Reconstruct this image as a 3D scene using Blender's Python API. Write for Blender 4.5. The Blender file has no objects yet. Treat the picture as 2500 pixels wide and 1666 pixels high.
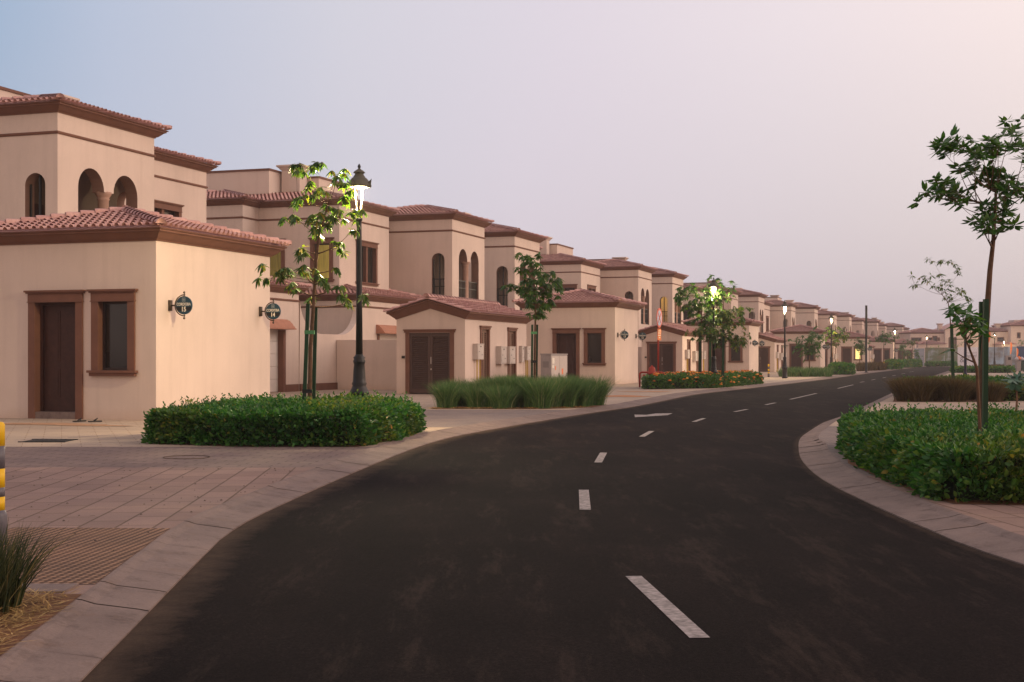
import bpy, math, random
import numpy as np
from mathutils import Vector, Matrix
from mathutils.geometry import tessellate_polygon

random.seed(11)
rng = np.random.default_rng(11)
SC = bpy.context.scene
COL = SC.collection
R = math.radians
EYE = 1.4
# row frame: s runs along the terrace (away), t across it towards the road
UX, UY = 0.3162, 0.9487
VX, VY = 0.9487, -0.3162
ROT = math.atan2(VY, VX)


def S(s, t, z=0.0):
    return Vector((UX * s + VX * t, UY * s + VY * t, z))


# ------------------------------------------------------------------ materials
def nodes_of(m):
    m.use_nodes = True
    nt = m.node_tree
    for n in list(nt.nodes):
        nt.nodes.remove(n)
    return nt


def N(nt, kind, **kw):
    n = nt.nodes.new(kind)
    for k, v in kw.items():
        if k in n.inputs:
            n.inputs[k].default_value = v
        else:
            setattr(n, k, v)
    return n


def mix(nt, a, b, fac, mode='MIX'):
    n = nt.nodes.new('ShaderNodeMix')
    n.data_type = 'RGBA'
    n.blend_type = mode
    n.clamp_result = False
    for idx, v in ((0, fac), (6, a), (7, b)):
        if isinstance(v, bpy.types.NodeSocket):
            nt.links.new(v, n.inputs[idx])
        elif idx == 0:
            n.inputs[0].default_value = v
        else:
            n.inputs[idx].default_value = (*v, 1.0)
    return n.outputs[2]


def ramp(nt, src, stops):
    n = nt.nodes.new('ShaderNodeValToRGB')
    e = n.color_ramp.elements
    while len(e) < len(stops):
        e.new(0.5)
    for el, (p, c) in zip(e, stops):
        el.position = p
        el.color = (*c, 1.0) if len(c) == 3 else c
    nt.links.new(src, n.inputs[0])
    return n.outputs[0]


def coords(nt, scale=(1, 1, 1), rot=(0, 0, 0), loc=(0, 0, 0)):
    tc = N(nt, 'ShaderNodeTexCoord')
    mp = N(nt, 'ShaderNodeMapping')
    mp.inputs['Scale'].default_value = scale
    mp.inputs['Rotation'].default_value = rot
    mp.inputs['Location'].default_value = loc
    nt.links.new(tc.outputs['Object'], mp.inputs[0])
    return mp.outputs[0]


def noise(nt, vec, scale, detail=4, rough=0.55):
    n = N(nt, 'ShaderNodeTexNoise')
    n.inputs['Scale'].default_value = scale
    n.inputs['Detail'].default_value = detail
    n.inputs['Roughness'].default_value = rough
    nt.links.new(vec, n.inputs['Vector'])
    return n.outputs[0]


def finish(nt, color, rough=0.8, bump=None, bstr=0.2, bdist=0.01, spec=0.3, metal=0.0, extra=None):
    p = N(nt, 'ShaderNodeBsdfPrincipled')
    if isinstance(color, bpy.types.NodeSocket):
        nt.links.new(color, p.inputs['Base Color'])
    else:
        p.inputs['Base Color'].default_value = (*color, 1)
    if isinstance(rough, bpy.types.NodeSocket):
        nt.links.new(rough, p.inputs['Roughness'])
    else:
        p.inputs['Roughness'].default_value = rough
    p.inputs['Specular IOR Level'].default_value = spec
    p.inputs['Metallic'].default_value = metal
    if bump is not None:
        b = N(nt, 'ShaderNodeBump')
        b.inputs['Strength'].default_value = bstr
        b.inputs['Distance'].default_value = bdist
        nt.links.new(bump, b.inputs['Height'])
        nt.links.new(b.outputs[0], p.inputs['Normal'])
    o = N(nt, 'ShaderNodeOutputMaterial')
    nt.links.new(p.outputs[0], o.inputs[0])
    return p, o


def simple(name, col, rough=0.7, var=0.12, scale=4.0, bump=0.0, bscale=60, spec=0.3, metal=0.0):
    m = bpy.data.materials.new(name)
    nt = nodes_of(m)
    v = coords(nt)
    n1 = noise(nt, v, scale)
    lo = tuple(c * (1 - var) for c in col)
    hi = tuple(min(1, c * (1 + var)) for c in col)
    c = ramp(nt, n1, [(0.3, lo), (0.7, hi)])
    b = noise(nt, v, bscale, 3) if bump else None
    finish(nt, c, rough, b, bump, 0.01, spec, metal)
    return m


def emit(name, col, strength):
    m = bpy.data.materials.new(name)
    nt = nodes_of(m)
    e = N(nt, 'ShaderNodeEmission')
    e.inputs[0].default_value = (*col, 1)
    e.inputs[1].default_value = strength
    o = N(nt, 'ShaderNodeOutputMaterial')
    nt.links.new(e.outputs[0], o.inputs[0])
    return m


def stucco(name, col):
    m = bpy.data.materials.new(name)
    nt = nodes_of(m)
    v = coords(nt)
    vs = coords(nt, scale=(2.2, 2.2, 0.16))
    a = noise(nt, v, 0.55, 5, 0.6)
    s = noise(nt, vs, 1.6, 5, 0.65)
    c = ramp(nt, a, [(0.25, tuple(x * 0.90 for x in col)), (0.55, col), (0.8, tuple(x * 1.06 for x in col))])
    st = ramp(nt, s, [(0.28, (0.80, 0.78, 0.77)), (0.52, (1, 1, 1))])
    c = mix(nt, c, st, 0.36, 'MULTIPLY')
    fine = noise(nt, v, 38, 6, 0.7)
    fr = ramp(nt, fine, [(0.3, (0.93, 0.93, 0.93)), (0.7, (1.04, 1.04, 1.04))])
    c = mix(nt, c, fr, 1.0, 'MULTIPLY')
    # splash-back dust just above the ground
    tc = N(nt, 'ShaderNodeTexCoord')
    sp = N(nt, 'ShaderNodeSeparateXYZ')
    nt.links.new(tc.outputs['Object'], sp.inputs[0])
    ad = N(nt, 'ShaderNodeMath', operation='MULTIPLY_ADD')
    nt.links.new(a, ad.inputs[0])
    ad.inputs[1].default_value = 0.5
    nt.links.new(sp.outputs[2], ad.inputs[2])
    dz = ramp(nt, ad.outputs[0], [(0.22, (1, 1, 1)), (0.5, (0, 0, 0))])
    c = mix(nt, c, (col[0] * 0.80, col[1] * 0.70, col[2] * 0.60), mix(nt, (0, 0, 0), dz, 0.5))
    finish(nt, c, 0.92, fine, 0.25, 0.006, 0.15)
    return m


def island(name, stops, rough=0.8, spec=0.25, trans=0.0, tint=None, olive=False):
    """colour varies from piece to piece (tile, leaf, blade)"""
    m = bpy.data.materials.new(name)
    nt = nodes_of(m)
    g = N(nt, 'ShaderNodeNewGeometry')
    c = ramp(nt, g.outputs['Random Per Island'], stops)
    v = coords(nt)
    n1 = noise(nt, v, 1.3, 3)
    k = ramp(nt, n1, [(0.3, (0.72, 0.75, 0.72)), (0.7, (1.18, 1.12, 1.1))])
    c = mix(nt, c, k, 1.0, 'MULTIPLY')
    if olive:                       # patches of older, yellower growth
        n2 = noise(nt, v, 0.55, 3)
        ol = ramp(nt, n2, [(0.50, (1, 1, 1)), (0.68, (2.6, 1.15, 0.9))])
        c = mix(nt, c, ol, 1.0, 'MULTIPLY')
    p, o = finish(nt, c, rough, None, spec=spec)
    if trans:
        t = N(nt, 'ShaderNodeBsdfTranslucent')
        nt.links.new(c if tint is None else mix(nt, c, tint, 1.0, 'MULTIPLY'), t.inputs[0])
        mx = N(nt, 'ShaderNodeMixShader')
        mx.inputs[0].default_value = trans
        nt.links.new(p.outputs[0], mx.inputs[1])
        nt.links.new(t.outputs[0], mx.inputs[2])
        nt.links.new(mx.outputs[0], o.inputs[0])
    return m


def tile_material(name):
    m = bpy.data.materials.new(name)
    nt = nodes_of(m)
    g = N(nt, 'ShaderNodeNewGeometry')
    c = ramp(nt, g.outputs['Random Per Island'],
             [(0.0, (0.42, 0.225, 0.20)), (0.35, (0.49, 0.275, 0.245)), (0.7, (0.55, 0.32, 0.28)), (1.0, (0.58, 0.36, 0.31))])
    v = coords(nt)
    n1 = noise(nt, v, 14, 5, 0.7)
    k = ramp(nt, n1, [(0.3, (0.78, 0.76, 0.76)), (0.65, (1.1, 1.1, 1.12))])
    c = mix(nt, c, k, 1.0, 'MULTIPLY')
    finish(nt, c, 0.72, n1, 0.15, 0.01, 0.3)
    return m


def paving(name, c1, c2, joint, bw, bh, rot, off=0.5, mortar=0.012, dust=(0.36, 0.24, 0.16), dustamt=0.35):
    m = bpy.data.materials.new(name)
    nt = nodes_of(m)
    v = coords(nt, rot=(0, 0, rot))
    vn = coords(nt)
    w = noise(nt, vn, 1.7, 3)
    b = N(nt, 'ShaderNodeTexBrick')
    b.offset = off
    b.inputs['Color1'].default_value = (*c1, 1)
    b.inputs['Color2'].default_value = (*c2, 1)
    b.inputs['Mortar'].default_value = (*joint, 1)
    b.inputs['Scale'].default_value = 1.0
    b.inputs['Mortar Size'].default_value = mortar
    b.inputs['Mortar Smooth'].default_value = 0.25
    b.inputs['Bias'].default_value = 0.0
    b.inputs['Brick Width'].default_value = bw
    b.inputs['Row Height'].default_value = bh
    nt.links.new(v, b.inputs['Vector'])
    big = noise(nt, vn, 0.35, 6, 0.65)
    fine = noise(nt, vn, 45, 5, 0.75)
    k = ramp(nt, big, [(0.3, (0.74, 0.74, 0.77)), (0.7, (1.13, 1.09, 1.05))])
    c = mix(nt, b.outputs['Color'], k, 1.0, 'MULTIPLY')
    f = ramp(nt, fine, [(0.3, (0.82, 0.82, 0.82)), (0.7, (1.08, 1.08, 1.08))])
    c = mix(nt, c, f, 1.0, 'MULTIPLY')
    dm = noise(nt, vn, 0.9, 8, 0.75)
    dk = ramp(nt, dm, [(0.52, (0, 0, 0)), (0.72, (dustamt,) * 3)])
    c = mix(nt, c, dust, dk)
    spk = noise(nt, vn, 9.0, 2, 0.4)
    sk = ramp(nt, spk, [(0.20, (0.35, 0.3, 0.28)), (0.235, (1, 1, 1))])
    c = mix(nt, c, sk, 1.0, 'MULTIPLY')
    h = mix(nt, b.outputs['Fac'], fine, 0.25)
    inv = N(nt, 'ShaderNodeInvert')
    nt.links.new(h, inv.inputs['Color'])
    finish(nt, c, 0.85, inv.outputs[0], 0.5, 0.012, 0.25)
    return m


def asphalt_material():
    m = bpy.data.materials.new('asphalt')
    nt = nodes_of(m)
    v = coords(nt)
    vs = coords(nt, scale=(1.0, 0.16, 1), rot=(0, 0, R(6)))
    big = noise(nt, v, 0.28, 7, 0.65)
    mid = noise(nt, vs, 1.5, 6, 0.65)
    fine = noise(nt, v, 70, 4, 0.85)
    grain = noise(nt, v, 26, 5, 0.8)
    c = ramp(nt, big, [(0.3, (0.0052, 0.0038, 0.0039)), (0.55, (0.0092, 0.0066, 0.0066)), (0.8, (0.0175, 0.0122, 0.0113))])
    k = ramp(nt, mid, [(0.3, (0.72, 0.72, 0.73)), (0.5, (1, 1, 1)), (0.7, (1.38, 1.3, 1.24))])
    c = mix(nt, c, k, 1.0, 'MULTIPLY')
    f = ramp(nt, fine, [(0.28, (0.3, 0.3, 0.3)), (0.5, (1, 1, 1)), (0.68, (2.6, 2.4, 2.3))])
    c = mix(nt, c, f, 1.0, 'MULTIPLY')
    g = ramp(nt, grain, [(0.3, (0.7, 0.7, 0.7)), (0.7, (1.35, 1.3, 1.28))])
    c = mix(nt, c, g, 1.0, 'MULTIPLY')
    # dust lying in streaks, and swept against the kerbs
    dm = noise(nt, vs, 2.6, 9, 0.8)
    dk = ramp(nt, dm, [(0.52, (0, 0, 0)), (0.76, (0.42,) * 3)])
    c = mix(nt, c, (0.09, 0.062, 0.048), dk)
    att = N(nt, 'ShaderNodeAttribute')
    att.attribute_name = 'kerb_distance'
    wob = noise(nt, v, 3.2, 7, 0.7)
    sm = N(nt, 'ShaderNodeMath', operation='MULTIPLY_ADD')
    nt.links.new(wob, sm.inputs[0])
    sm.inputs[1].default_value = -0.55
    nt.links.new(att.outputs['Fac'], sm.inputs[2])
    mr = N(nt, 'ShaderNodeMapRange')
    nt.links.new(sm.outputs[0], mr.inputs[0])
    mr.inputs[1].default_value = -0.30
    mr.inputs[2].default_value = 0.02
    mr.inputs[3].default_value = 0.8
    mr.inputs[4].default_value = 0.0
    dirt = mix(nt, (0.085, 0.058, 0.042), g, 0.5, 'MULTIPLY')
    c = mix(nt, c, dirt, mr.outputs[0])
    finish(nt, c, 0.9, fine, 0.6, 0.01, 0.045)
    return m


M = {}
M['wall'] = stucco('beige stucco', (0.655, 0.525, 0.45))
M['trim'] = simple('brown cast trim', (0.165, 0.075, 0.050), 0.75, 0.10, 3, 0.15, 50)
M['columnstone'] = simple('tan column stone', (0.40, 0.245, 0.185), 0.85, 0.08, 3)
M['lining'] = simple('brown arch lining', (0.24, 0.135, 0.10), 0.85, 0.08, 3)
M['tile'] = tile_material('clay roof tile')
M['door'] = simple('dark stained door', (0.050, 0.019, 0.013), 0.55, 0.2, 8, 0.1, 40)
M['dark'] = simple('dark bronze metal', (0.042, 0.026, 0.022), 0.5, 0.1, 8)
M['louvre'] = simple('brown louvre metal', (0.085, 0.050, 0.042), 0.5, 0.1, 6)
M['louvre_vent'] = simple('light louvre metal', (0.17, 0.095, 0.065), 0.5, 0.1, 6)
M['black'] = simple('black painted iron', (0.012, 0.011, 0.011), 0.45, 0.2, 12, 0.1, 60, 0.4)
M['ironolive'] = simple('weathered lamp hood', (0.075, 0.068, 0.05), 0.55, 0.2, 12)
M['white'] = simple('white garage panel', (0.70, 0.62, 0.57), 0.55, 0.04, 3)
M['box'] = simple('pale meter box', (0.50, 0.43, 0.39), 0.5, 0.05, 6)
M['grey'] = simple('grey metal cabinet', (0.30, 0.26, 0.25), 0.6, 0.08, 6)
M['kerb'] = None
M['soil'] = simple('reddish bed soil', (0.15, 0.065, 0.030), 0.95, 0.35, 6, 0.8, 45)
M['sand'] = simple('orange blown sand', (0.42, 0.19, 0.085), 0.95, 0.25, 5, 0.5, 70)
M['dirt'] = simple('gutter dirt', (0.105, 0.075, 0.058), 0.95, 0.45, 7, 0.5, 80)
M['paint'] = simple('worn road paint', (0.26, 0.225, 0.215), 0.8, 0.5, 22, 0.3, 90)
M['red'] = simple('red enamel', (0.33, 0.028, 0.014), 0.45, 0.12, 6)
M['orange'] = simple('orange plate', (0.75, 0.20, 0.06), 0.5, 0.08, 6)
M['yellow'] = simple('yellow paint', (0.70, 0.42, 0.01), 0.5, 0.1, 6)
M['reflgrey'] = simple('grey band', (0.11, 0.10, 0.115), 0.45, 0.1, 6)
M['conduit'] = simple('yellow conduit', (0.45, 0.29, 0.03), 0.5, 0.1, 6)
M['navy'] = simple('navy enamel', (0.013, 0.050, 0.075), 0.4, 0.05, 3)
M['blackplate'] = simple('black enamel', (0.010, 0.011, 0.012), 0.4, 0.05, 3)
M['cream'] = simple('cream lettering', (0.75, 0.70, 0.60), 0.6, 0.02, 3)
M['silver'] = simple('silver emblem', (0.28, 0.32, 0.34), 0.5, 0.05, 3)
M['bark'] = simple('tan bark', (0.13, 0.068, 0.038), 0.85, 0.3, 14, 0.5, 60)
M['stake'] = simple('dark green stake', (0.010, 0.040, 0.015), 0.6, 0.25, 5, 0.2, 40)
M['tie'] = simple('green tie', (0.08, 0.25, 0.10), 0.6, 0.1, 6)
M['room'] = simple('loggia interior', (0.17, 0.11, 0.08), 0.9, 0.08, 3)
M['bluesign'] = simple('faded blue sign', (0.30, 0.36, 0.55), 0.5, 0.1, 6)
M['rubber'] = simple('black rubber', (0.012, 0.012, 0.012), 0.7, 0.1, 9)
M['bin'] = simple('green bin plastic', (0.03, 0.06, 0.045), 0.6, 0.1, 6)
M['bag'] = simple('pale refuse bag', (0.50, 0.45, 0.48), 0.4, 0.1, 6)
M['bulb'] = emit('lamp bulb', (1.0, 0.80, 0.42), 18)
M['glowleg'] = simple('bright lantern strut', (0.30, 0.27, 0.21), 0.5, 0.05, 6)
def curtain(name, col, strength):
    m = bpy.data.materials.new(name)
    nt = nodes_of(m)
    a = noise(nt, coords(nt, scale=(9, 9, 0.5)), 2.0, 3)
    b = noise(nt, coords(nt), 0.9, 2)
    c = ramp(nt, a, [(0.3, tuple(x * 0.62 for x in col)), (0.7, tuple(x * 1.2 for x in col))])
    k = ramp(nt, b, [(0.3, (0.7, 0.68, 0.6)), (0.7, (1.15, 1.15, 1.1))])
    c = mix(nt, c, k, 1.0, 'MULTIPLY')
    e = N(nt, 'ShaderNodeEmission')
    nt.links.new(c, e.inputs[0])
    e.inputs[1].default_value = strength
    g = N(nt, 'ShaderNodeBsdfGlossy')
    g.inputs[0].default_value = (0.05, 0.05, 0.05, 1)
    g.inputs[1].default_value = 0.05
    ad = N(nt, 'ShaderNodeAddShader')
    nt.links.new(e.outputs[0], ad.inputs[0])
    nt.links.new(g.outputs[0], ad.inputs[1])
    o = N(nt, 'ShaderNodeOutputMaterial')
    nt.links.new(ad.outputs[0], o.inputs[0])
    return m


M['lit'] = curtain('curtained lit pane', (0.50, 0.32, 0.06), 0.42)
M['litdim'] = curtain('dim lit pane', (0.42, 0.27, 0.05), 0.22)
M['litbright'] = emit('bright lit pane', (1.0, 0.70, 0.22), 1.3)


def glass_material():
    m = bpy.data.materials.new('dark window glass')
    nt = nodes_of(m)
    v = coords(nt)
    n1 = noise(nt, v, 0.7, 2)
    c = ramp(nt, n1, [(0.3, (0.012, 0.010, 0.009)), (0.7, (0.03, 0.024, 0.02))])
    finish(nt, c, 0.12, None, spec=0.5)
    return m


def kerb_material():
    m = bpy.data.materials.new('kerb concrete')
    nt = nodes_of(m)
    v = coords(nt)
    big = noise(nt, v, 1.1, 7, 0.7)
    fine = noise(nt, v, 55, 5, 0.75)
    c = ramp(nt, big, [(0.3, (0.150, 0.110, 0.100)), (0.6, (0.215, 0.158, 0.140)), (0.8, (0.255, 0.180, 0.150))])
    f = ramp(nt, fine, [(0.3, (0.8, 0.8, 0.8)), (0.7, (1.12, 1.1, 1.08))])
    c = mix(nt, c, f, 1.0, 'MULTIPLY')
    st = noise(nt, v, 2.3, 9, 0.8)
    sk = ramp(nt, st, [(0.54, (0, 0, 0)), (0.72, (0.65,) * 3)])
    c = mix(nt, c, (0.17, 0.10, 0.065), sk)
    blot = noise(nt, v, 5.5, 6, 0.7)
    bk = ramp(nt, blot, [(0.30, (0.62, 0.60, 0.60)), (0.48, (1, 1, 1))])
    c = mix(nt, c, bk, 1.0, 'MULTIPLY')
    finish(nt, c, 0.85, fine, 0.35, 0.008, 0.25)
    return m


def tactile_material():
    m = bpy.data.materials.new('tactile paving')
    nt = nodes_of(m)
    v = coords(nt, rot=(0, 0, R(4)))
    sx = N(nt, 'ShaderNodeSeparateXYZ')
    nt.links.new(v, sx.inputs[0])
    outs = []
    for i in (0, 1):
        a = N(nt, 'ShaderNodeMath', operation='MULTIPLY')
        nt.links.new(sx.outputs[i], a.inputs[0])
        a.inputs[1].default_value = 2 * math.pi / 0.062
        b = N(nt, 'ShaderNodeMath', operation='SINE')
        nt.links.new(a.outputs[0], b.inputs[0])
        outs.append(b.outputs[0])
    p = N(nt, 'ShaderNodeMath', operation='ADD')
    nt.links.new(outs[0], p.inputs[0])
    nt.links.new(outs[1], p.inputs[1])
    q = N(nt, 'ShaderNodeMapRange')
    nt.links.new(p.outputs[0], q.inputs[0])
    q.inputs[1].default_value = -0.4
    q.inputs[2].default_value = 1.3
    dots = q.outputs[0]
    vn = coords(nt)
    big = noise(nt, vn, 1.6, 6, 0.7)
    c = ramp(nt, dots, [(0.1, (0.085, 0.042, 0.024)), (0.7, (0.30, 0.175, 0.11)), (1.0, (0.36, 0.22, 0.14))])
    k = ramp(nt, big, [(0.3, (0.7, 0.7, 0.7)), (0.7, (1.15, 1.1, 1.05))])
    c = mix(nt, c, k, 1.0, 'MULTIPLY')
    finish(nt, c, 0.85, dots, 1.0, 0.006, 0.25)
    return m


M['glass'] = glass_material()
M['kerb'] = kerb_material()
M['tactile'] = tactile_material()
M['asphalt'] = asphalt_material()
M['slabs'] = paving('pink slab paving', (0.235, 0.155, 0.128), (0.30, 0.20, 0.165), (0.125, 0.078, 0.055), 0.62, 0.31, R(86), 0.5, 0.012)
M['pavers'] = paving('grey driveway pavers', (0.185, 0.132, 0.118), (0.235, 0.170, 0.148), (0.085, 0.06, 0.05), 0.42, 0.2, R(5), 0.5, 0.012, (0.30, 0.2, 0.14), 0.3)
M['terrace'] = paving('pale terrace paving', (0.39, 0.305, 0.24), (0.44, 0.345, 0.265), (0.25, 0.175, 0.12), 0.6, 0.3, ROT, 0.5, 0.008, (0.42, 0.29, 0.19), 0.5)
M['blocks'] = paving('small block paving', (0.20, 0.16, 0.155), (0.25, 0.20, 0.185), (0.09, 0.065, 0.055), 0.22, 0.11, R(-12), 0.5, 0.008)
M['leaf_hedge'] = island('hedge leaf', [(0, (0.016, 0.078, 0.016)), (0.5, (0.034, 0.142, 0.026)), (0.85, (0.075, 0.205, 0.036)), (0.97, (0.13, 0.22, 0.04)), (1, (0.20, 0.17, 0.03))], 0.5, 0.35, 0.3, (1.1, 1.3, 0.5), olive=True)
M['leaf_tree'] = island('tree leaf', [(0, (0.04, 0.09, 0.020)), (0.5, (0.075, 0.145, 0.028)), (0.85, (0.14, 0.19, 0.035)), (1, (0.30, 0.22, 0.03))], 0.45, 0.4, 0.35, (1.3, 1.5, 0.45))
M['leaf_dark'] = island('dark glossy leaf', [(0, (0.030, 0.092, 0.022)), (0.6, (0.060, 0.155, 0.034)), (1, (0.12, 0.20, 0.04))], 0.4, 0.4, 0.35, (1.2, 1.4, 0.5))
M['leaf_tree2'] = island('mid green leaf', [(0, (0.034, 0.098, 0.022)), (0.6, (0.068, 0.155, 0.034)), (1, (0.14, 0.205, 0.04))], 0.4, 0.4, 0.38, (1.2, 1.4, 0.5))
M['leaf_blue'] = island('blue green leaf', [(0, (0.03, 0.10, 0.06)), (1, (0.07, 0.17, 0.10))], 0.45, 0.4, 0.2)
M['blade'] = island('green grass blade', [(0, (0.040, 0.110, 0.030)), (0.6, (0.095, 0.205, 0.055)), (0.9, (0.18, 0.29, 0.09)), (1, (0.45, 0.41, 0.22))], 0.6, 0.3, 0.25)
M['blade_brown'] = island('brown grass blade', [(0, (0.055, 0.040, 0.016)), (0.6, (0.115, 0.078, 0.030)), (0.9, (0.17, 0.115, 0.045)), (1, (0.08, 0.10, 0.03))], 0.7, 0.2, 0.2)
M['blade_near'] = island('reedy grass blade', [(0, (0.022, 0.036, 0.014)), (0.6, (0.05, 0.065, 0.024)), (0.9, (0.11, 0.105, 0.04)), (1, (0.26, 0.19, 0.07))], 0.6, 0.3, 0.15)
M['straw'] = island('straw', [(0, (0.18, 0.09, 0.03)), (0.6, (0.36, 0.22, 0.075)), (1, (0.55, 0.38, 0.16))], 0.8, 0.2)
M['flower'] = island('orange blossom', [(0, (0.55, 0.10, 0.02)), (0.5, (0.70, 0.20, 0.03)), (1, (0.75, 0.38, 0.06))], 0.6, 0.2, 0.2)
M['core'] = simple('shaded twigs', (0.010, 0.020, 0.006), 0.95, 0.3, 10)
M['core_brown'] = simple('dry stems', (0.035, 0.022, 0.010), 0.95, 0.3, 10)


# ------------------------------------------------------------------ mesh builder
class MB:
    def __init__(self, f=None):
        self.v, self.f, self.fn = [], [], f

    def add(self, pts):
        i = len(self.v)
        self.v.extend([tuple(p) for p in pts])
        return i

    def face(self, pts):
        i = self.add(pts)
        self.f.append(tuple(range(i, i + len(pts))))

    def box(self, x0, x1, y0, y1, z0, z1):
        i = self.add([(x0, y0, z0), (x1, y0, z0), (x1, y1, z0), (x0, y1, z0), (x0, y0, z1), (x1, y0, z1), (x1, y1, z1), (x0, y1, z1)])
        for q in ((0, 3, 2, 1), (4, 5, 6, 7), (0, 1, 5, 4), (1, 2, 6, 5), (2, 3, 7, 6), (3, 0, 4, 7)):
            self.f.append(tuple(i + k for k in q))

    def wbox(self, W, u0, u1, n0, n1, z0, z1):
        """box in wall coordinates W = (O, U, Nrm)"""
        O, U, Nn = W
        P = lambda u, n, z: (O[0] + U[0] * u + Nn[0] * n, O[1] + U[1] * u + Nn[1] * n, z)
        i = self.add([P(u0, n0, z0), P(u1, n0, z0), P(u1, n1, z0), P(u0, n1, z0), P(u0, n0, z1), P(u1, n0, z1), P(u1, n1, z1), P(u0, n1, z1)])
        for q in ((0, 3, 2, 1), (4, 5, 6, 7), (0, 1, 5, 4), (1, 2, 6, 5), (2, 3, 7, 6), (3, 0, 4, 7)):
            self.f.append(tuple(i + k for k in q))

    def panel(self, W, outer, holes=(), n=0.0, depth=0.0):
        O, U, Nn = W
        P = lambda u, z, nn: (O[0] + U[0] * u + Nn[0] * nn, O[1] + U[1] * u + Nn[1] * nn, z)
        loops = [[Vector((u, z, 0)) for u, z in outer]] + [[Vector((u, z, 0)) for u, z in h] for h in holes]
        flat = [p for l in loops for p in l]
        i = self.add([P(p.x, p.y, n) for p in flat])
        for t in tessellate_polygon(loops):
            self.f.append(tuple(i + k for k in t))
        if depth:
            for h in holes:
                for a, b in zip(h, h[1:] + h[:1]):
                    self.face([P(a[0], a[1], n), P(b[0], b[1], n), P(b[0], b[1], n - depth), P(a[0], a[1], n - depth)])

    def slab(self, W, outer, n0, n1, holes=(), lining=None):
        """extruded polygon with thickness"""
        O, U, Nn = W
        P = lambda u, z, nn: (O[0] + U[0] * u + Nn[0] * nn, O[1] + U[1] * u + Nn[1] * nn, z)
        self.panel(W, outer, holes, n1)
        self.panel(W, outer, holes, n0)
        for li_, loop in enumerate([list(outer)] + [list(h) for h in holes]):
            tgt = lining if (li_ and lining is not None) else self
            for a, b in zip(loop, loop[1:] + loop[:1]):
                tgt.face([P(a[0], a[1], n0), P(b[0], b[1], n0), P(b[0], b[1], n1), P(a[0], a[1], n1)])

    def lathe(self, prof, cx=0, cy=0, n=16, cap=True):
        rows = []
        for r, z in prof:
            rows.append(self.add([(cx + r * math.cos(2 * math.pi * k / n), cy + r * math.sin(2 * math.pi * k / n), z) for k in range(n)]))
        for a, b in zip(rows, rows[1:]):
            for k in range(n):
                k2 = (k + 1) % n
                self.f.append((a + k, a + k2, b + k2, b + k))
        if cap:
            self.f.append(tuple(rows[0] + k for k in reversed(range(n))))
            self.f.append(tuple(rows[-1] + k for k in range(n)))

    def tube(self, pts, rad, n=6, cap=True):
        pts = [Vector(p) for p in pts]
        if not hasattr(rad, '__len__'):
            rad = [rad] * len(pts)
        rows, prev = [], None
        for i, p in enumerate(pts):
            d = (pts[min(i + 1, len(pts) - 1)] - pts[max(i - 1, 0)])
            d = d.normalized() if d.length > 1e-9 else Vector((0, 0, 1))
            a = prev - d * prev.dot(d) if prev is not None else d.orthogonal()
            a = a.normalized() if a.length > 1e-6 else d.orthogonal().normalized()
            prev = a
            b = d.cross(a)
            rows.append(self.add([p + (a * math.cos(2 * math.pi * k / n) + b * math.sin(2 * math.pi * k / n)) * rad[i] for k in range(n)]))
        for a, b in zip(rows, rows[1:]):
            for k in range(n):
                k2 = (k + 1) % n
                self.f.append((a + k, a + k2, b + k2, b + k))
        if cap:
            self.f.append(tuple(rows[0] + k for k in reversed(range(n))))
            self.f.append(tuple(rows[-1] + k for k in range(n)))

    def ring_rect(self, x0, x1, y0, y1, prof):
        """sweep a profile [(out, z)] round a rectangle"""
        rows = []
        for o, z in prof:
            rows.append(self.add([(x0 - o, y0 - o, z), (x1 + o, y0 - o, z), (x1 + o, y1 + o, z), (x0 - o, y1 + o, z)]))
        for a, b in zip(rows, rows[1:]):
            for k in range(4):
                k2 = (k + 1) % 4
                self.f.append((a + k, a + k2, b + k2, b + k))

    def build(self, name, mat, parent=None, smooth=False, loc=None):
        me = bpy.data.meshes.new(name)
        vv = self.v if self.fn is None else [self.fn(p) for p in self.v]
        me.from_pydata(vv, [], self.f)
        me.materials.append(mat)
        if smooth:
            me.polygons.foreach_set('use_smooth', [True] * len(me.polygons))
        me.update()
        o = bpy.data.objects.new(name, me)
        COL.objects.link(o)
        if parent is not None:
            o.parent = parent
        if loc is not None:
            o.location = loc
        return o


def np_mesh(name, V, F, mat, parent=None, smooth=False):
    """V (n,3) array, F list of (k, m) index arrays"""
    me = bpy.data.meshes.new(name)
    loops = np.concatenate([f.ravel() for f in F]).astype(np.int32)
    sizes = np.concatenate([np.full(len(f), f.shape[1], np.int32) for f in F])
    starts = np.concatenate([[0], np.cumsum(sizes)[:-1]]).astype(np.int32)
    me.vertices.add(len(V))
    me.vertices.foreach_set('co', V.astype(np.float32).ravel())
    me.loops.add(len(loops))
    me.loops.foreach_set('vertex_index', loops)
    me.polygons.add(len(sizes))
    me.polygons.foreach_set('loop_start', starts)
    me.polygons.foreach_set('loop_total', sizes)
    if smooth:
        me.polygons.foreach_set('use_smooth', np.ones(len(sizes), bool))
    me.materials.append(mat)
    me.update(calc_edges=True)
    me.validate()
    o = bpy.data.objects.new(name, me)
    COL.objects.link(o)
    if parent is not None:
        o.parent = parent
    return o


def tag(o, label=None, cat=None, group=None, kind=None):
    if label:
        o['label'] = label
    if cat:
        o['category'] = cat
    if group:
        o['group'] = group
    if kind:
        o['kind'] = kind
    return o


def empty(name, loc=(0, 0, 0), rz=0.0):
    o = bpy.data.objects.new(name, None)
    COL.objects.link(o)
    o.location = loc
    o.rotation_euler = (0, 0, rz)
    o.empty_display_size = 0.3
    return o


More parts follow.
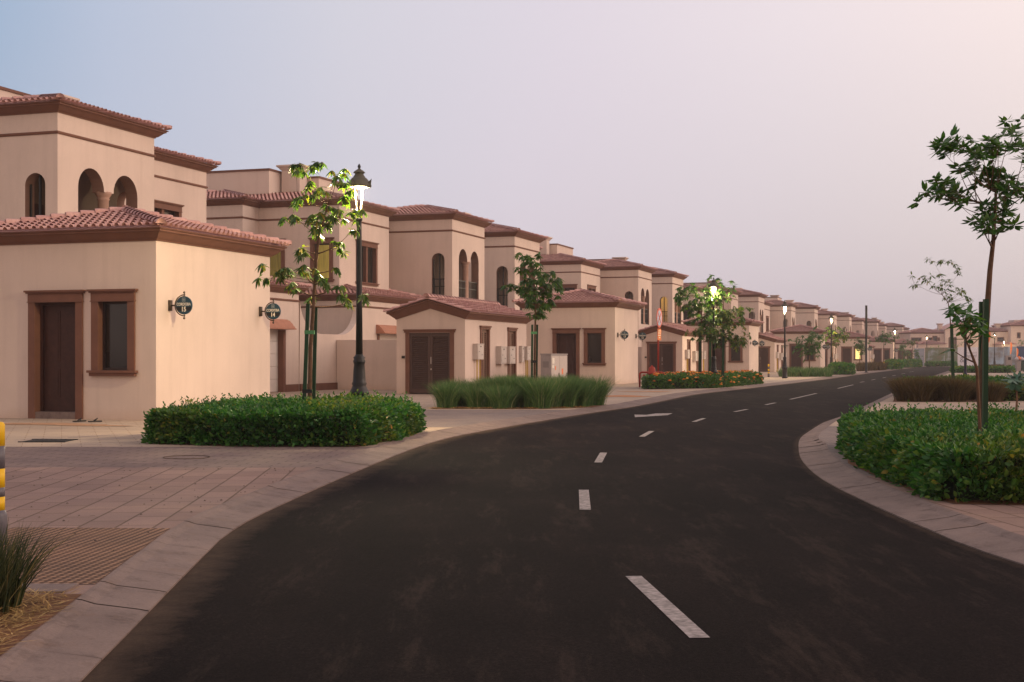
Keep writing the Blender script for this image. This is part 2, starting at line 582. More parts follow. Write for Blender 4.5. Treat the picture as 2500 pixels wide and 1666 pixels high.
def copy_tree(o, parent=None):
    c = o.copy()
    COL.objects.link(c)
    if parent is not None:
        c.parent = parent
    for ch in list(o.children):
        copy_tree(ch, c)
    return c


def catmull(P, per=8):
    P = np.array(P, float)
    P = np.vstack([2 * P[0] - P[1], P, 2 * P[-1] - P[-2]])
    out = []
    for i in range(1, len(P) - 2):
        for k in range(per):
            t = k / per
            a, b, c, d = P[i - 1], P[i], P[i + 1], P[i + 2]
            out.append(0.5 * (2 * b + (c - a) * t + (2 * a - 5 * b + 4 * c - d) * t * t + (3 * b - a - 3 * c + d) * t ** 3))
    out.append(P[-2])
    return np.array(out)


# ------------------------------------------------------------------ the setting: ground, road, kerbs, paving
ROADZ = -0.08
LEFT_IN = [(2.0, -16), (0.2, -8), (-1.25, 0), (-1.85, 5), (-2.07, 7.42), (-2.28, 9.9), (-2.38, 11.4), (-2.33, 13.2), (-1.95, 18.2), (-1.42, 23.2), (-0.66, 26.8), (1.45, 33.9), (2.42, 36.9), (3.72, 40.8), (5.2, 46.2),
           (7.36, 54), (10.3, 61.9), (13.9, 71.5), (21.4, 92), (34, 128), (55.6, 188), (66, 216)]
RIGHT_IN = [(9.5, -12), (6.4, -2), (4.4, 4.5), (3.64, 9.6), (3.57, 11.6), (3.60, 13.4), (3.73, 16.07), (4.02, 18.5), (4.42, 20.8), (5.2, 24.4), (6.07, 27.4), (7.07, 30.6), (8.33, 34),
            (9.4, 37.1), (11.85, 44.4), (13.6, 49.6), (22.4, 75.6), (34.4, 110), (52, 160), (71, 214)]
Lc = catmull(LEFT_IN, 10)
Rc = catmull(RIGHT_IN, 10)


def offset(C, dist):
    """left-hand normal offset; dist may be an array"""
    d = np.gradient(C, axis=0)
    d /= np.linalg.norm(d, axis=1)[:, None]
    n = np.stack([-d[:, 1], d[:, 0]], 1)
    return C + n * (np.asarray(dist).reshape(-1, 1) if np.ndim(dist) else dist)


def strip(name, A, B, za, zb, mat, kind='structure', sub=1):
    mb = MB()
    i = mb.add([(p[0], p[1], za) for p in A])
    j = mb.add([(p[0], p[1], zb) for p in B])
    for k in range(len(A) - 1):
        mb.f.append((i + k, j + k, j + k + 1, i + k + 1))
    o = mb.build(name, mat)
    return tag(o, kind=kind)


mb = MB()
mb.face([(-1500, -200, -0.16), (1500, -200, -0.16), (1500, 1800, -0.16), (-1500, 1800, -0.16)])
tag(mb.build('ground', M['sand'] if False else simple('sandy ground', (0.30, 0.21, 0.165), 0.95, 0.2, 0.4, 0.3, 20)), kind='structure')

# road: one sheet between the kerb feet
mb = MB()
nl = 260
def resample(C, n):
    seg = np.r_[0, np.cumsum(np.linalg.norm(np.diff(C, axis=0), axis=1))]
    t = np.linspace(0, seg[-1], n)
    return np.stack([np.interp(t, seg, C[:, 0]), np.interp(t, seg, C[:, 1])], 1)
ext = np.array([[66, 216]])
yl = Lc[:, 1]
ys = np.concatenate([np.linspace(-12, 60, 150), np.linspace(61, 214, 110)])
lx = np.interp(ys, Lc[:, 1], Lc[:, 0])
rx = np.interp(ys, Rc[:, 1], Rc[:, 0])
FR = [-0.06, 0.06, 0.14, 0.24, 0.4, 0.7, 1.2]
rows, eds = [], []
for xl, xr, y in zip(lx, rx, ys):
    w = xr - xl
    xs = [(xl + f, max(f, 0.0)) for f in FR] + [((xl + xr) / 2, 3.0)] + [(xr - f, 1.0 + max(f, 0.0)) for f in reversed(FR)]
    rows.append(mb.add([(x, y, ROADZ) for x, _ in xs]))
    eds += [e for _, e in xs]
nc = len(FR) * 2 + 1
for k in range(len(ys) - 1):
    for c in range(nc - 1):
        mb.f.append((rows[k] + c, rows[k] + c + 1, rows[k + 1] + c + 1, rows[k + 1] + c))
road = mb.build('road', M['asphalt'])
at_ = road.data.attributes.new('kerb_distance', 'FLOAT', 'POINT')
at_.data.foreach_set('value', np.array([e if c <= len(FR) else (e - 1.0) * 2.2 + 0.08 for c, e in zip(list(range(nc)) * len(ys), eds)], np.float32))
tag(road, kind='structure')
# cross street at the far end
mb = MB()
mb.face([(30, 213.9, ROADZ), (220, 175, ROADZ), (225, 189, ROADZ), (34, 228, ROADZ)])
tag(mb.build('cross_road', simple('dusty far asphalt', (0.20, 0.15, 0.125), 0.9, 0.15, 0.5)), kind='structure')

# kerb units with joints (one sheet per side, dark joints are real gaps)
def kerb(name, C, side, width, unit, gap=0.007):
    Cs = resample(C, int(np.linalg.norm(np.diff(C, axis=0), axis=1).sum() / unit) + 1)
    mb = MB()
    wobble = np.random.default_rng(3)
    for k in range(len(Cs) - 1):
        a, b = Cs[k], Cs[k + 1]
        d = b - a
        L = np.linalg.norm(d)
        d = d / L
        n = np.array([-d[1], d[0]]) * side
        w = width(0.5 * (a[1] + b[1]))
        near = 0.5 * (a[1] + b[1]) < 60
        g = gap * wobble.uniform(0.7, 1.5) / 2 if near else 0
        h = wobble.uniform(-0.003, 0.003)
        sk = wobble.uniform(-0.012, 0.012)
        prof = [(0.0, ROADZ - 0.03), (0.0, ROADZ + 0.012), (0.05, ROADZ + 0.022), (w * 0.75, -0.022), (w * 0.92, 0.001), (w, 0.006), (w, -0.05)]
        # shared bends: use normals at the ends so units meet
        da = Cs[min(k + 1, len(Cs) - 1)] - Cs[max(k - 1, 0)]
        db = Cs[min(k + 2, len(Cs) - 1)] - Cs[k]
        na = np.array([-da[1], da[0]]) / np.linalg.norm(da) * side
        nb = np.array([-db[1], db[0]]) / np.linalg.norm(db) * side
        for (o0, z0), (o1, z1) in zip(prof, prof[1:]):
            mb.face([(*(a + d * (g + sk * o0) + na * o0), z0 + h), (*(b - d * (g - sk * o0) + nb * o0), z0 + h),
                     (*(b - d * (g - sk * o1) + nb * o1), z1 + h), (*(a + d * (g + sk * o1) + na * o1), z1 + h)])
    return tag(mb.build(name, M['kerb']), kind='structure')


wl = lambda y: float(np.interp(y, [0, 10, 15, 22, 30, 60, 120], [0.39, 0.41, 0.42, 0.50, 0.55, 0.6, 0.8]))
wr = lambda y: float(np.interp(y, [0, 19, 22, 23.5, 60, 120], [0.44, 0.44, 0.44, 0.32, 0.4, 0.8]))
kerb('kerb', Lc, 1, wl, 0.62)
kerb('kerb', Rc, -1, wr, 0.62)
# dark bed under the kerb joints and the gutter dirt on the road
jm = simple('kerb joint dirt', (0.085, 0.060, 0.048), 0.95, 0.3, 8)
strip('kerb_bed', offset(Lc, -0.0), offset(Lc, np.array([wl(y) for y in Lc[:, 1]])), ROADZ - 0.012, -0.03, jm)
strip('kerb_bed', offset(Rc, 0.0), offset(Rc, -np.array([wr(y) for y in Rc[:, 1]])), ROADZ - 0.012, -0.03, jm)
# paving sheets outside the kerbs
Lo = offset(Lc, np.array([wl(y) for y in Lc[:, 1]]))
Ro = offset(Rc, -np.array([wr(y) for y in Rc[:, 1]]))
def sheet(name, C, xfar, y0, y1, z, mat):
    m_ = (C[:, 1] >= y0) & (C[:, 1] <= y1)
    ys_ = np.unique(np.concatenate([[y0], C[m_][:, 1], [y1]]))
    xs = np.interp(ys_, C[:, 1], C[:, 0])
    mb = MB()
    i = mb.add([(x, y, z) for x, y in zip(xs, ys_)])
    j = mb.add([(xfar, y, z) for y in ys_])
    for k in range(len(ys_) - 1):
        mb.f.append((i + k, j + k, j + k + 1, i + k + 1))
    return tag(mb.build(name, mat), kind='structure')


sheet('pavement', Lo, -90, -14, 17.2, 0.0, M['slabs'])
sheet('driveway', Lo, -90, 17.2, 21.2, 0.0, M['pavers'])
sheet('pavement', Lo, -90, 21.2, 206, 0.0, M['terrace'])
sheet('pavement', Ro, 160, -10, 16.0, 0.0, M['slabs'])
sheet('pavement', Ro, 160, 16.0, 27.5, 0.0, M['blocks'])
sheet('pavement', Ro, 160, 27.5, 168, 0.0, M['terrace'])
# block-paved driveway behind the first hedge
mb = MB()
yy = np.linspace(27.0, 36.0, 24)
xx = np.interp(yy, Lo[:, 1], Lo[:, 0])
i = mb.add([(x, y, 0.004) for x, y in zip(xx, yy)])
j = mb.add([(-6.0, y, 0.004) for y in yy])
for k in range(len(yy) - 1):
    mb.f.append((i + k, j + k, j + k + 1, i + k + 1))
tag(mb.build('driveway', M['blocks']), kind='structure')
# tactile slab, soil bed, straw, near-left corner
mb = MB()
yy = np.linspace(8.33, 11.05, 12)
mb.face([(np.interp(y, Lo[:, 1], Lo[:, 0]) - 0.012, y, 0.004) for y in yy] + [(-4.1, 11.1, 0.004), (-4.1, 8.33, 0.004)])
tag(mb.build('tactile_paving', M['tactile']), kind='structure')
mb = MB()
yy = np.linspace(3.0, 7.98, 20)
mb.face([(np.interp(y, Lo[:, 1], Lo[:, 0]) - 0.012, y, 0.004) for y in yy] + [(-4.5, 7.98, 0.004), (-4.5, 3.0, 0.004)])
tag(mb.build('planting_bed_soil', M['soil']), kind='structure')
mb = MB()
mb.box(-4.5, -2.66, 8.02, 8.3, -0.02, 0.012)
tag(mb.build('bed_edging', M['kerb']), kind='structure')
# blown sand patches on the terrace
def patch(cx, cy, rx_, ry_, z=0.004, rot=0.0, mat=None):
    mb = MB()
    pts = []
    for k in range(26):
        a = 2 * math.pi * k / 26
        r = 1 + 0.22 * math.sin(3 * a + cx) + 0.12 * math.sin(7 * a + cy)
        x, y = rx_ * r * math.cos(a), ry_ * r * math.sin(a)
        pts.append((cx + x * math.cos(rot) - y * math.sin(rot), cy + x * math.sin(rot) + y * math.cos(rot), z))
    mb.face(pts)
    tag(mb.build('sand_patch', mat or M['sand']), kind='structure')


patch(3.9, 48.6, 1.0, 1.0, 0.008)
patch(5.5, 55.0, 1.0, 0.5, 0.008)
patch(-9.6, 28.2, 1.7, 0.45, 0.008, ROT, simple('door sand', (0.36, 0.21, 0.125), 0.95, 0.3, 5, 0.4, 60))

# lane markings
mb = MB()
def dash(a, b, w=0.11):
    a, b = np.array(a), np.array(b)
    d = (b - a) / np.linalg.norm(b - a)
    n = np.array([-d[1], d[0]]) * w / 2
    mb.face([(*(a - n), ROADZ + 0.004), (*(a + n), ROADZ + 0.004), (*(b + n), ROADZ + 0.004), (*(b - n), ROADZ + 0.004)])


for a, b in [((0.99, 7.12), (0.82, 9.13)), ((0.71, 13.1), (0.80, 15.07)), ((1.21, 19.0), (1.42, 20.96)), ((2.42, 25.2), (2.80, 27.1)), ((4.17, 31.0), (4.66, 32.8)),
             ((6.04, 36.7), (6.7, 38.5)), ((7.9, 42.1), (8.57, 44.0)), ((9.8, 47.6), (12.5, 55.5)), ((15.5, 64.3), (18.4, 72.9)), ((20.6, 80), (21.5, 82.5)), ((23.4, 88), (24.4, 90.8)),
             ((26.6, 97), (27.8, 100.5)), ((30.4, 108), (31.8, 112)), ((34.6, 120), (36.2, 124.5)), ((40, 136), (42.2, 142))]:
    dash(a, b)
tag(mb.build('lane_marking', M['paint']), kind='structure')
mb = MB()
mb.face([(3.04, 33.4, ROADZ + .004), (3.98, 34.55, ROADZ + .004), (4.25, 35.75, ROADZ + .004), (3.78, 35.6, ROADZ + .004), (3.45, 34.75, ROADZ + .004), (3.16, 34.9, ROADZ + .004)])
tag(mb.build('lane_arrow', M['paint']), kind='structure')


# ------------------------------------------------------------------ roof tiles
def clip_v(poly, u):
    """v range of a convex polygon at abscissa u"""
    vs = []
    for (u0, v0), (u1, v1) in zip(poly, poly[1:] + poly[:1]):
        if (u0 - u) * (u1 - u) <= 0 and abs(u1 - u0) > 1e-9:
            t = (u - u0) / (u1 - u0)
            if -1e-9 <= t <= 1 + 1e-9:
                vs.append(v0 + (v1 - v0) * t)
    return (min(vs), max(vs)) if len(vs) >= 2 else None


def tile_plane(mb, P0, eU, eV, poly, maxrun=99.0, w=0.2, row=0.36):
    P0, eU, eV = Vector(P0), Vector(eU).normalized(), Vector(eV).normalized()
    nrm = eU.cross(eV)
    if nrm.z < 0:
        nrm = -nrm
    poly = [(u, min(v, maxrun)) for u, v in poly]
    # underlay
    i = mb.add([P0 + eU * u + eV * v - nrm * 0.004 for u, v in poly])
    mb.f.append(tuple(range(i, i + len(poly))))
    us = [p[0] for p in poly]
    n = max(1, int(round((max(us) - min(us)) / w)))
    wu = (max(us) - min(us)) / n
    K = 4
    for c in range(n):
        u = min(us) + (c + 0.5) * wu
        rv = clip_v(poly, u)
        if rv is None:
            continue
        v0, vmax = rv
        vmax = min(vmax, maxrun)
        r = 0
        v = v0 - 0.05
        while v < vmax - 0.02:
            v1 = min(v + row + 0.05, vmax)
            rows = []
            jt = random.uniform(-0.004, 0.004)
            for vv, rad, h in ((v, wu * 0.335, 0.058 + jt), (v1, wu * 0.27, 0.0 + jt)):
                pts = []
                for k in range(K + 1):
                    a = math.pi * k / K
                    pts.append(P0 + eU * (u - rad * math.cos(a)) + eV * vv + nrm * (h + rad * 1.05 * math.sin(a)))
                rows.append(mb.add(pts))
            for k in range(K):
                mb.f.append((rows[0] + k, rows[0] + k + 1, rows[1] + k + 1, rows[1] + k))
            v += row
            r += 1


def ridge_caps(mb, A, B, r=0.105, step=0.34, lift=0.02, end=True):
    """overlapping barrel caps running from A (low end) to B"""
    A, B = Vector(A), Vector(B)
    d = B - A
    L = d.length
    if L < 0.1:
        return
    d.normalize()
    side = d.cross(Vector((0, 0, 1))).normalized()
    up = side.cross(d).normalized()
    n = max(1, int(round(L / step)))
    K = 6
    for i in range(n):
        a = A + d * (L * i / n - 0.03)
        b = A + d * (L * (i + 1) / n + 0.03)
        rows = []
        for p, rr, h in ((a, r * 1.12, lift + 0.022), (a + d * 0.05, r * 1.14, lift + 0.024), (b, r * 0.88, lift)):
            rows.append(mb.add([p + side * (rr * math.cos(math.pi * k / K)) + up * (h + rr * math.sin(math.pi * k / K)) for k in range(K + 1)]))
        for q, s_ in zip(rows, rows[1:]):
            for k in range(K):
                mb.f.append((q + k, q + k + 1, s_ + k + 1, s_ + k))
        if i == 0 and end:
            mb.f.append(tuple(rows[0] + k for k in range(K + 1)))


PITCH = math.tan(R(13.4))


def hip_roof(fn, parent, x0, x1, y0, y1, z, maxrun=99.0, over=0.34, sides='FBLR', name='roof'):
    """hip roof over a rectangle; the ridge runs along the longer side. returns (roof, ridge_cap)"""
    x0, x1, y0, y1 = x0 - over, x1 + over, y0 - over, y1 + over
    lx_, ly_ = x1 - x0, y1 - y0
    h = min(lx_, ly_) / 2
    zr = z + h * PITCH
    sl = math.hypot(1, PITCH)
    mb, caps = MB(fn), []
    if lx_ >= ly_:
        a, b = (x0 + h, y0 + h, zr), (x1 - h, y0 + h, zr)
    else:
        a, b = (x0 + h, y0 + h, zr), (x0 + h, y1 - h, zr)
    longx = lx_ >= ly_
    run = h * sl
    tri = lambda W: [(0, 0), (W, 0), (W / 2, run)]
    trap = lambda W: [(0, 0), (W, 0), (W - h, run), (h, run)]
    clipv = lambda poly: poly_clip(poly, maxrun)
    P_front = trap(lx_) if longx else tri(lx_)
    P_side = tri(ly_) if longx else trap(ly_)
    if 'F' in sides:
        tile_plane(mb, (x0, y0, z), (1, 0, 0), (0, 1, PITCH), clipv(P_front), maxrun)
    if 'B' in sides:
        tile_plane(mb, (x1, y1, z), (-1, 0, 0), (0, -1, PITCH), clipv(P_front), maxrun)
    if 'R' in sides:
        tile_plane(mb, (x1, y0, z), (0, 1, 0), (-1, 0, PITCH), clipv(P_side), maxrun)
    if 'L' in sides:
        tile_plane(mb, (x0, y1, z), (0, -1, 0), (1, 0, PITCH), clipv(P_side), maxrun)
    hm = min(h, maxrun / sl)
    for cx, cy, dx, dy in ((x0, y0, 1, 1), (x1, y0, -1, 1), (x1, y1, -1, -1), (x0, y1, 1, -1)):
        if cx == x0 and sides == 'FR':
            continue
        mr = MB(fn)
        ridge_caps(mr, (cx - dx * 0.02, cy - dy * 0.02, z + 0.03), (cx + dx * hm, cy + dy * hm, z + 0.03 + hm * PITCH))
        caps.append(mr)
    if hm >= h - 1e-6:
        mr = MB(fn)
        ridge_caps(mr, (a[0], a[1], a[2] + 0.03), (b[0], b[1], b[2] + 0.03))
        if mr.v:
            caps.append(mr)
    ro = mb.build(name, M['tile'], parent, False)
    for mr in caps:
        mr.build('ridge_cap', M['tile'], ro, True)
    return ro


def poly_clip(poly, vmax):
    out = []
    for (u0, v0), (u1, v1) in zip(poly, poly[1:] + poly[:1]):
        if v0 <= vmax:
            out.append((u0, v0))
        if (v0 - vmax) * (v1 - vmax) < 0:
            t = (vmax - v0) / (v1 - v0)
            out.append((u0 + (u1 - u0) * t, vmax))
    return out


def cornice_prof(z):
    return [(0.0, z - 0.006), (0.035, z - 0.006), (0.05, z + 0.03), (0.085, z + 0.036), (0.13, z + 0.075), (0.21, z + 0.155), (0.255, z + 0.18), (0.28, z + 0.184), (0.28, z + 0.222), (0.325, z + 0.236), (0.325, z + 0.255), (0.15, z + 0.255)]


def belt_prof(z):
    return [(0.0, z), (0.03, z + 0.005), (0.045, z + 0.03), (0.045, z + 0.06), (0.02, z + 0.085), (0.0, z + 0.09)]


def arch(u0, u1, z0, ztop, n=14):
    r = (u1 - u0) / 2
    zc = ztop - r
    c = (u0 + u1) / 2
    pts = [(u0, z0), (u1, z0)]
    for k in range(n + 1):
        a = math.pi * k / n
        pts.append((c + r * math.cos(a), zc + r * math.sin(a)))
    return pts


def rect(u0, u1, z0, z1):
    return [(u0, z0), (u1, z0), (u1, z1), (u0, z1)]


def hole_of(w):
    """opening of a framed window spec (u0,u1,z0,z1)"""
    u0, u1, z0, z1 = w[:4]
    return rect(u0 + 0.17, u1 - 0.17, z0 - 0.01, z1 - 0.25)


def framed_window(fn, parent, W, w, lit=None, mull=0, sill=True, name='window'):
    u0, u1, z0, z1 = w
    mb = MB(fn)
    t = 0.18
    mb.wbox(W, u0, u0 + t, -0.19, 0.055, z0, z1 - 0.262)
    mb.wbox(W, u1 - t, u1, -0.19, 0.055, z0, z1 - 0.262)
    mb.wbox(W, u0 - 0.005, u1 + 0.005, -0.19, 0.062, z1 - 0.26, z1 - 0.075)
    mb.wbox(W, u0 - 0.02, u1 + 0.02, 0, 0.075, z1 - 0.275, z1 - 0.255)
    mb.wbox(W, u0 - 0.045, u1 + 0.045, 0, 0.09, z1 - 0.073, z1 - 0.045)
    mb.wbox(W, u0 - 0.075, u1 + 0.075, 0, 0.12, z1 - 0.043, z1)
    for k in range(mull):
        uc = u0 + (u1 - u0) * (k + 1) / (mull + 1)
        mb.wbox(W, uc - 0.085, uc + 0.085, -0.19, 0.03, z0, z1 - 0.262)
    fr = mb.build(name, M['trim'], parent)
    if sill:
        ms = MB(fn)
        ms.wbox(W, u0 - 0.07, u1 + 0.07, -0.19, 0.13, z0 - 0.055, z0 - 0.002)
        ms.wbox(W, u0 - 0.03, u1 + 0.03, -0.02, 0.09, z0 - 0.13, z0 - 0.057)
        ms.build('sill', M['trim'], fr)
    mg = MB(fn)
    mg.wbox(W, u0 + t, u1 - t, -0.182, -0.172, z0, z1 - 0.262)
    mg.build('pane', lit or M['glass'], fr)
    mf = MB(fn)
    segs = [u0 + t] + [c for k in range(mull) for c in (u0 + (u1 - u0) * (k + 1) / (mull + 1) - 0.085, u0 + (u1 - u0) * (k + 1) / (mull + 1) + 0.085)] + [u1 - t]
    for a, b in zip(segs[0::2], segs[1::2]):
        mf.wbox(W, a, a + 0.05, -0.171, -0.135, z0, z1 - 0.262)
        mf.wbox(W, b - 0.05, b, -0.171, -0.135, z0, z1 - 0.262)
        mf.wbox(W, a + 0.05, b - 0.05, -0.171, -0.138, z0, z0 + 0.06)
        mf.wbox(W, a + 0.05, b - 0.05, -0.171, -0.138, z1 - 0.33, z1 - 0.264)
    mf.build('sash', M['dark'], fr)
    return fr


def framed_door(fn, parent, W, w):
    u0, u1, z0, z1 = w
    t = 0.18
    mb = MB(fn)
    mb.wbox(W, u0, u0 + t, -0.25, 0.055, 0, z1 - 0.262)
    mb.wbox(W, u1 - t, u1, -0.25, 0.055, 0, z1 - 0.262)
    mb.wbox(W, u0 - 0.005, u1 + 0.005, -0.25, 0.062, z1 - 0.26, z1 - 0.075)
    mb.wbox(W, u0 - 0.02, u1 + 0.02, 0, 0.075, z1 - 0.275, z1 - 0.255)
    mb.wbox(W, u0 - 0.045, u1 + 0.045, 0, 0.09, z1 - 0.073, z1 - 0.045)
    mb.wbox(W, u0 - 0.075, u1 + 0.075, 0, 0.12, z1 - 0.043, z1)
    fr = mb.build('door_frame', M['trim'], parent)
    ms = MB(fn)
    ms.wbox(W, u0 + t, u1 - t, -0.25, 0.03, 0, z0)
    ms.build('threshold', M['kerb'], fr)
    md = MB(fn)
    a, b, c, d = u0 + t, u1 - t, z0 + 0.004, z1 - 0.264
    md.wbox(W, a, b, -0.245, -0.22, c, d)
    md.wbox(W, a, a + 0.07, -0.219, -0.15, c, d)
    md.wbox(W, b - 0.07, b, -0.219, -0.15, c, d)
    md.wbox(W, a + 0.07, b - 0.07, -0.219, -0.152, d - 0.07, d)
    mid = (a + b) / 2
    for p, q, e, f in ((a + 0.13, mid - 0.05, c + 0.32, c + 0.98), (mid + 0.05, b - 0.13, c + 0.32, c + 0.98), (a + 0.13, mid - 0.05, c + 1.14, d - 0.2), (mid + 0.05, b - 0.13, c + 1.14, d - 0.2)):
        md.wbox(W, p, q, -0.219, -0.207, e, f)
        md.wbox(W, p + 0.05, q - 0.05, -0.206, -0.196, e + 0.05, f - 0.05)
    dr = md.build('door', M['door'], fr)
    mh = MB(fn)
    mh.wbox(W, b - 0.18, b - 0.1, -0.19, -0.14, c + 1.03, c + 1.06)
    mh.wbox(W, b - 0.12, b - 0.095, -0.219, -0.14, c + 1.03, c + 1.06)
    mh.build('handle', M['black'], dr)
    return fr


def louvre_leaf(mb, W, a, b, c, d, n, depth=-0.1):
    mb.wbox(W, a, a + 0.09, depth, depth + 0.05, c, d)
    mb.wbox(W, b - 0.09, b, depth, depth + 0.05, c, d)
    mb.wbox(W, a + 0.09, b - 0.09, depth, depth + 0.048, d - 0.13, d)
    mb.wbox(W, a + 0.09, b - 0.09, depth, depth + 0.048, c, c + 0.16)
    O, U, Nn = W
    P = lambda u, nn, z: (O[0] + U[0] * u + Nn[0] * nn, O[1] + U[1] * u + Nn[1] * nn, z)
    z0, z1 = c + 0.17, d - 0.14
    for k in range(n):
        z = z0 + (z1 - z0) * k / n
        h = (z1 - z0) / n
        mb.face([P(a + 0.09, depth + 0.05, z + h * 0.12), P(b - 0.09, depth + 0.05, z + h * 0.12), P(b - 0.09, depth + 0.0, z + h * 0.72), P(a + 0.09, depth + 0.0, z + h * 0.72)])
        mb.face([P(a + 0.09, depth + 0.05, z + h * 0.12), P(b - 0.09, depth + 0.05, z + h * 0.12), P(b - 0.09, depth + 0.045, z), P(a + 0.09, depth + 0.045, z)])
    mb.wbox(W, a, b, depth - 0.03, depth - 0.012, c, d)


ID = lambda p: p
# ------------------------------------------------------------------ service annex (the block carrying two round signs)
AW, AD, AH = 5.05, 5.2, 4.0


def make_annex():
    root = empty('service_annex')
    WA = ((-AW, 0), (1, 0), (0, -1))
    door = (AW - 3.36, AW - 1.90, 0.155, 2.93)
    win = (AW - 1.66, AW - 0.53, 1.11, 2.93)
    mb = MB()
    mb.panel(WA, rect(0, AW, -0.05, AH), [rect(door[0] + 0.17, door[1] - 0.17, 0.0, door[3] - 0.25), hole_of(win)], 0, 0.28)
    mb.panel(((0, 0), (0, 1), (1, 0)), rect(0, AD, -0.05, AH))
    mb.panel(((-AW, 0), (0, 1), (-1, 0)), rect(0, AD, -0.05, AH))
    mb.panel(((-AW, AD), (1, 0), (0, 1)), rect(0, AW, -0.05, AH))
    mb.box(-AW + 0.4, -0.3, 0.3, 0.35, 0, 3.2)
    mb.build('wall', M['wall'], root)
    mc = MB()
    mc.ring_rect(-AW, 0, 0, AD, cornice_prof(AH))
    mc.build('cornice', M['trim'], root)
    hip_roof(ID, root, -AW, 0, 0, AD, AH + 0.262)
    framed_door(ID, root, WA, door)
    framed_window(ID, root, WA, win)
    return root


# ------------------------------------------------------------------ utility hut
HX0, HX1, HY0, HY1, HH = -3.62, -0.82, 21.84, 29.4, 2.85


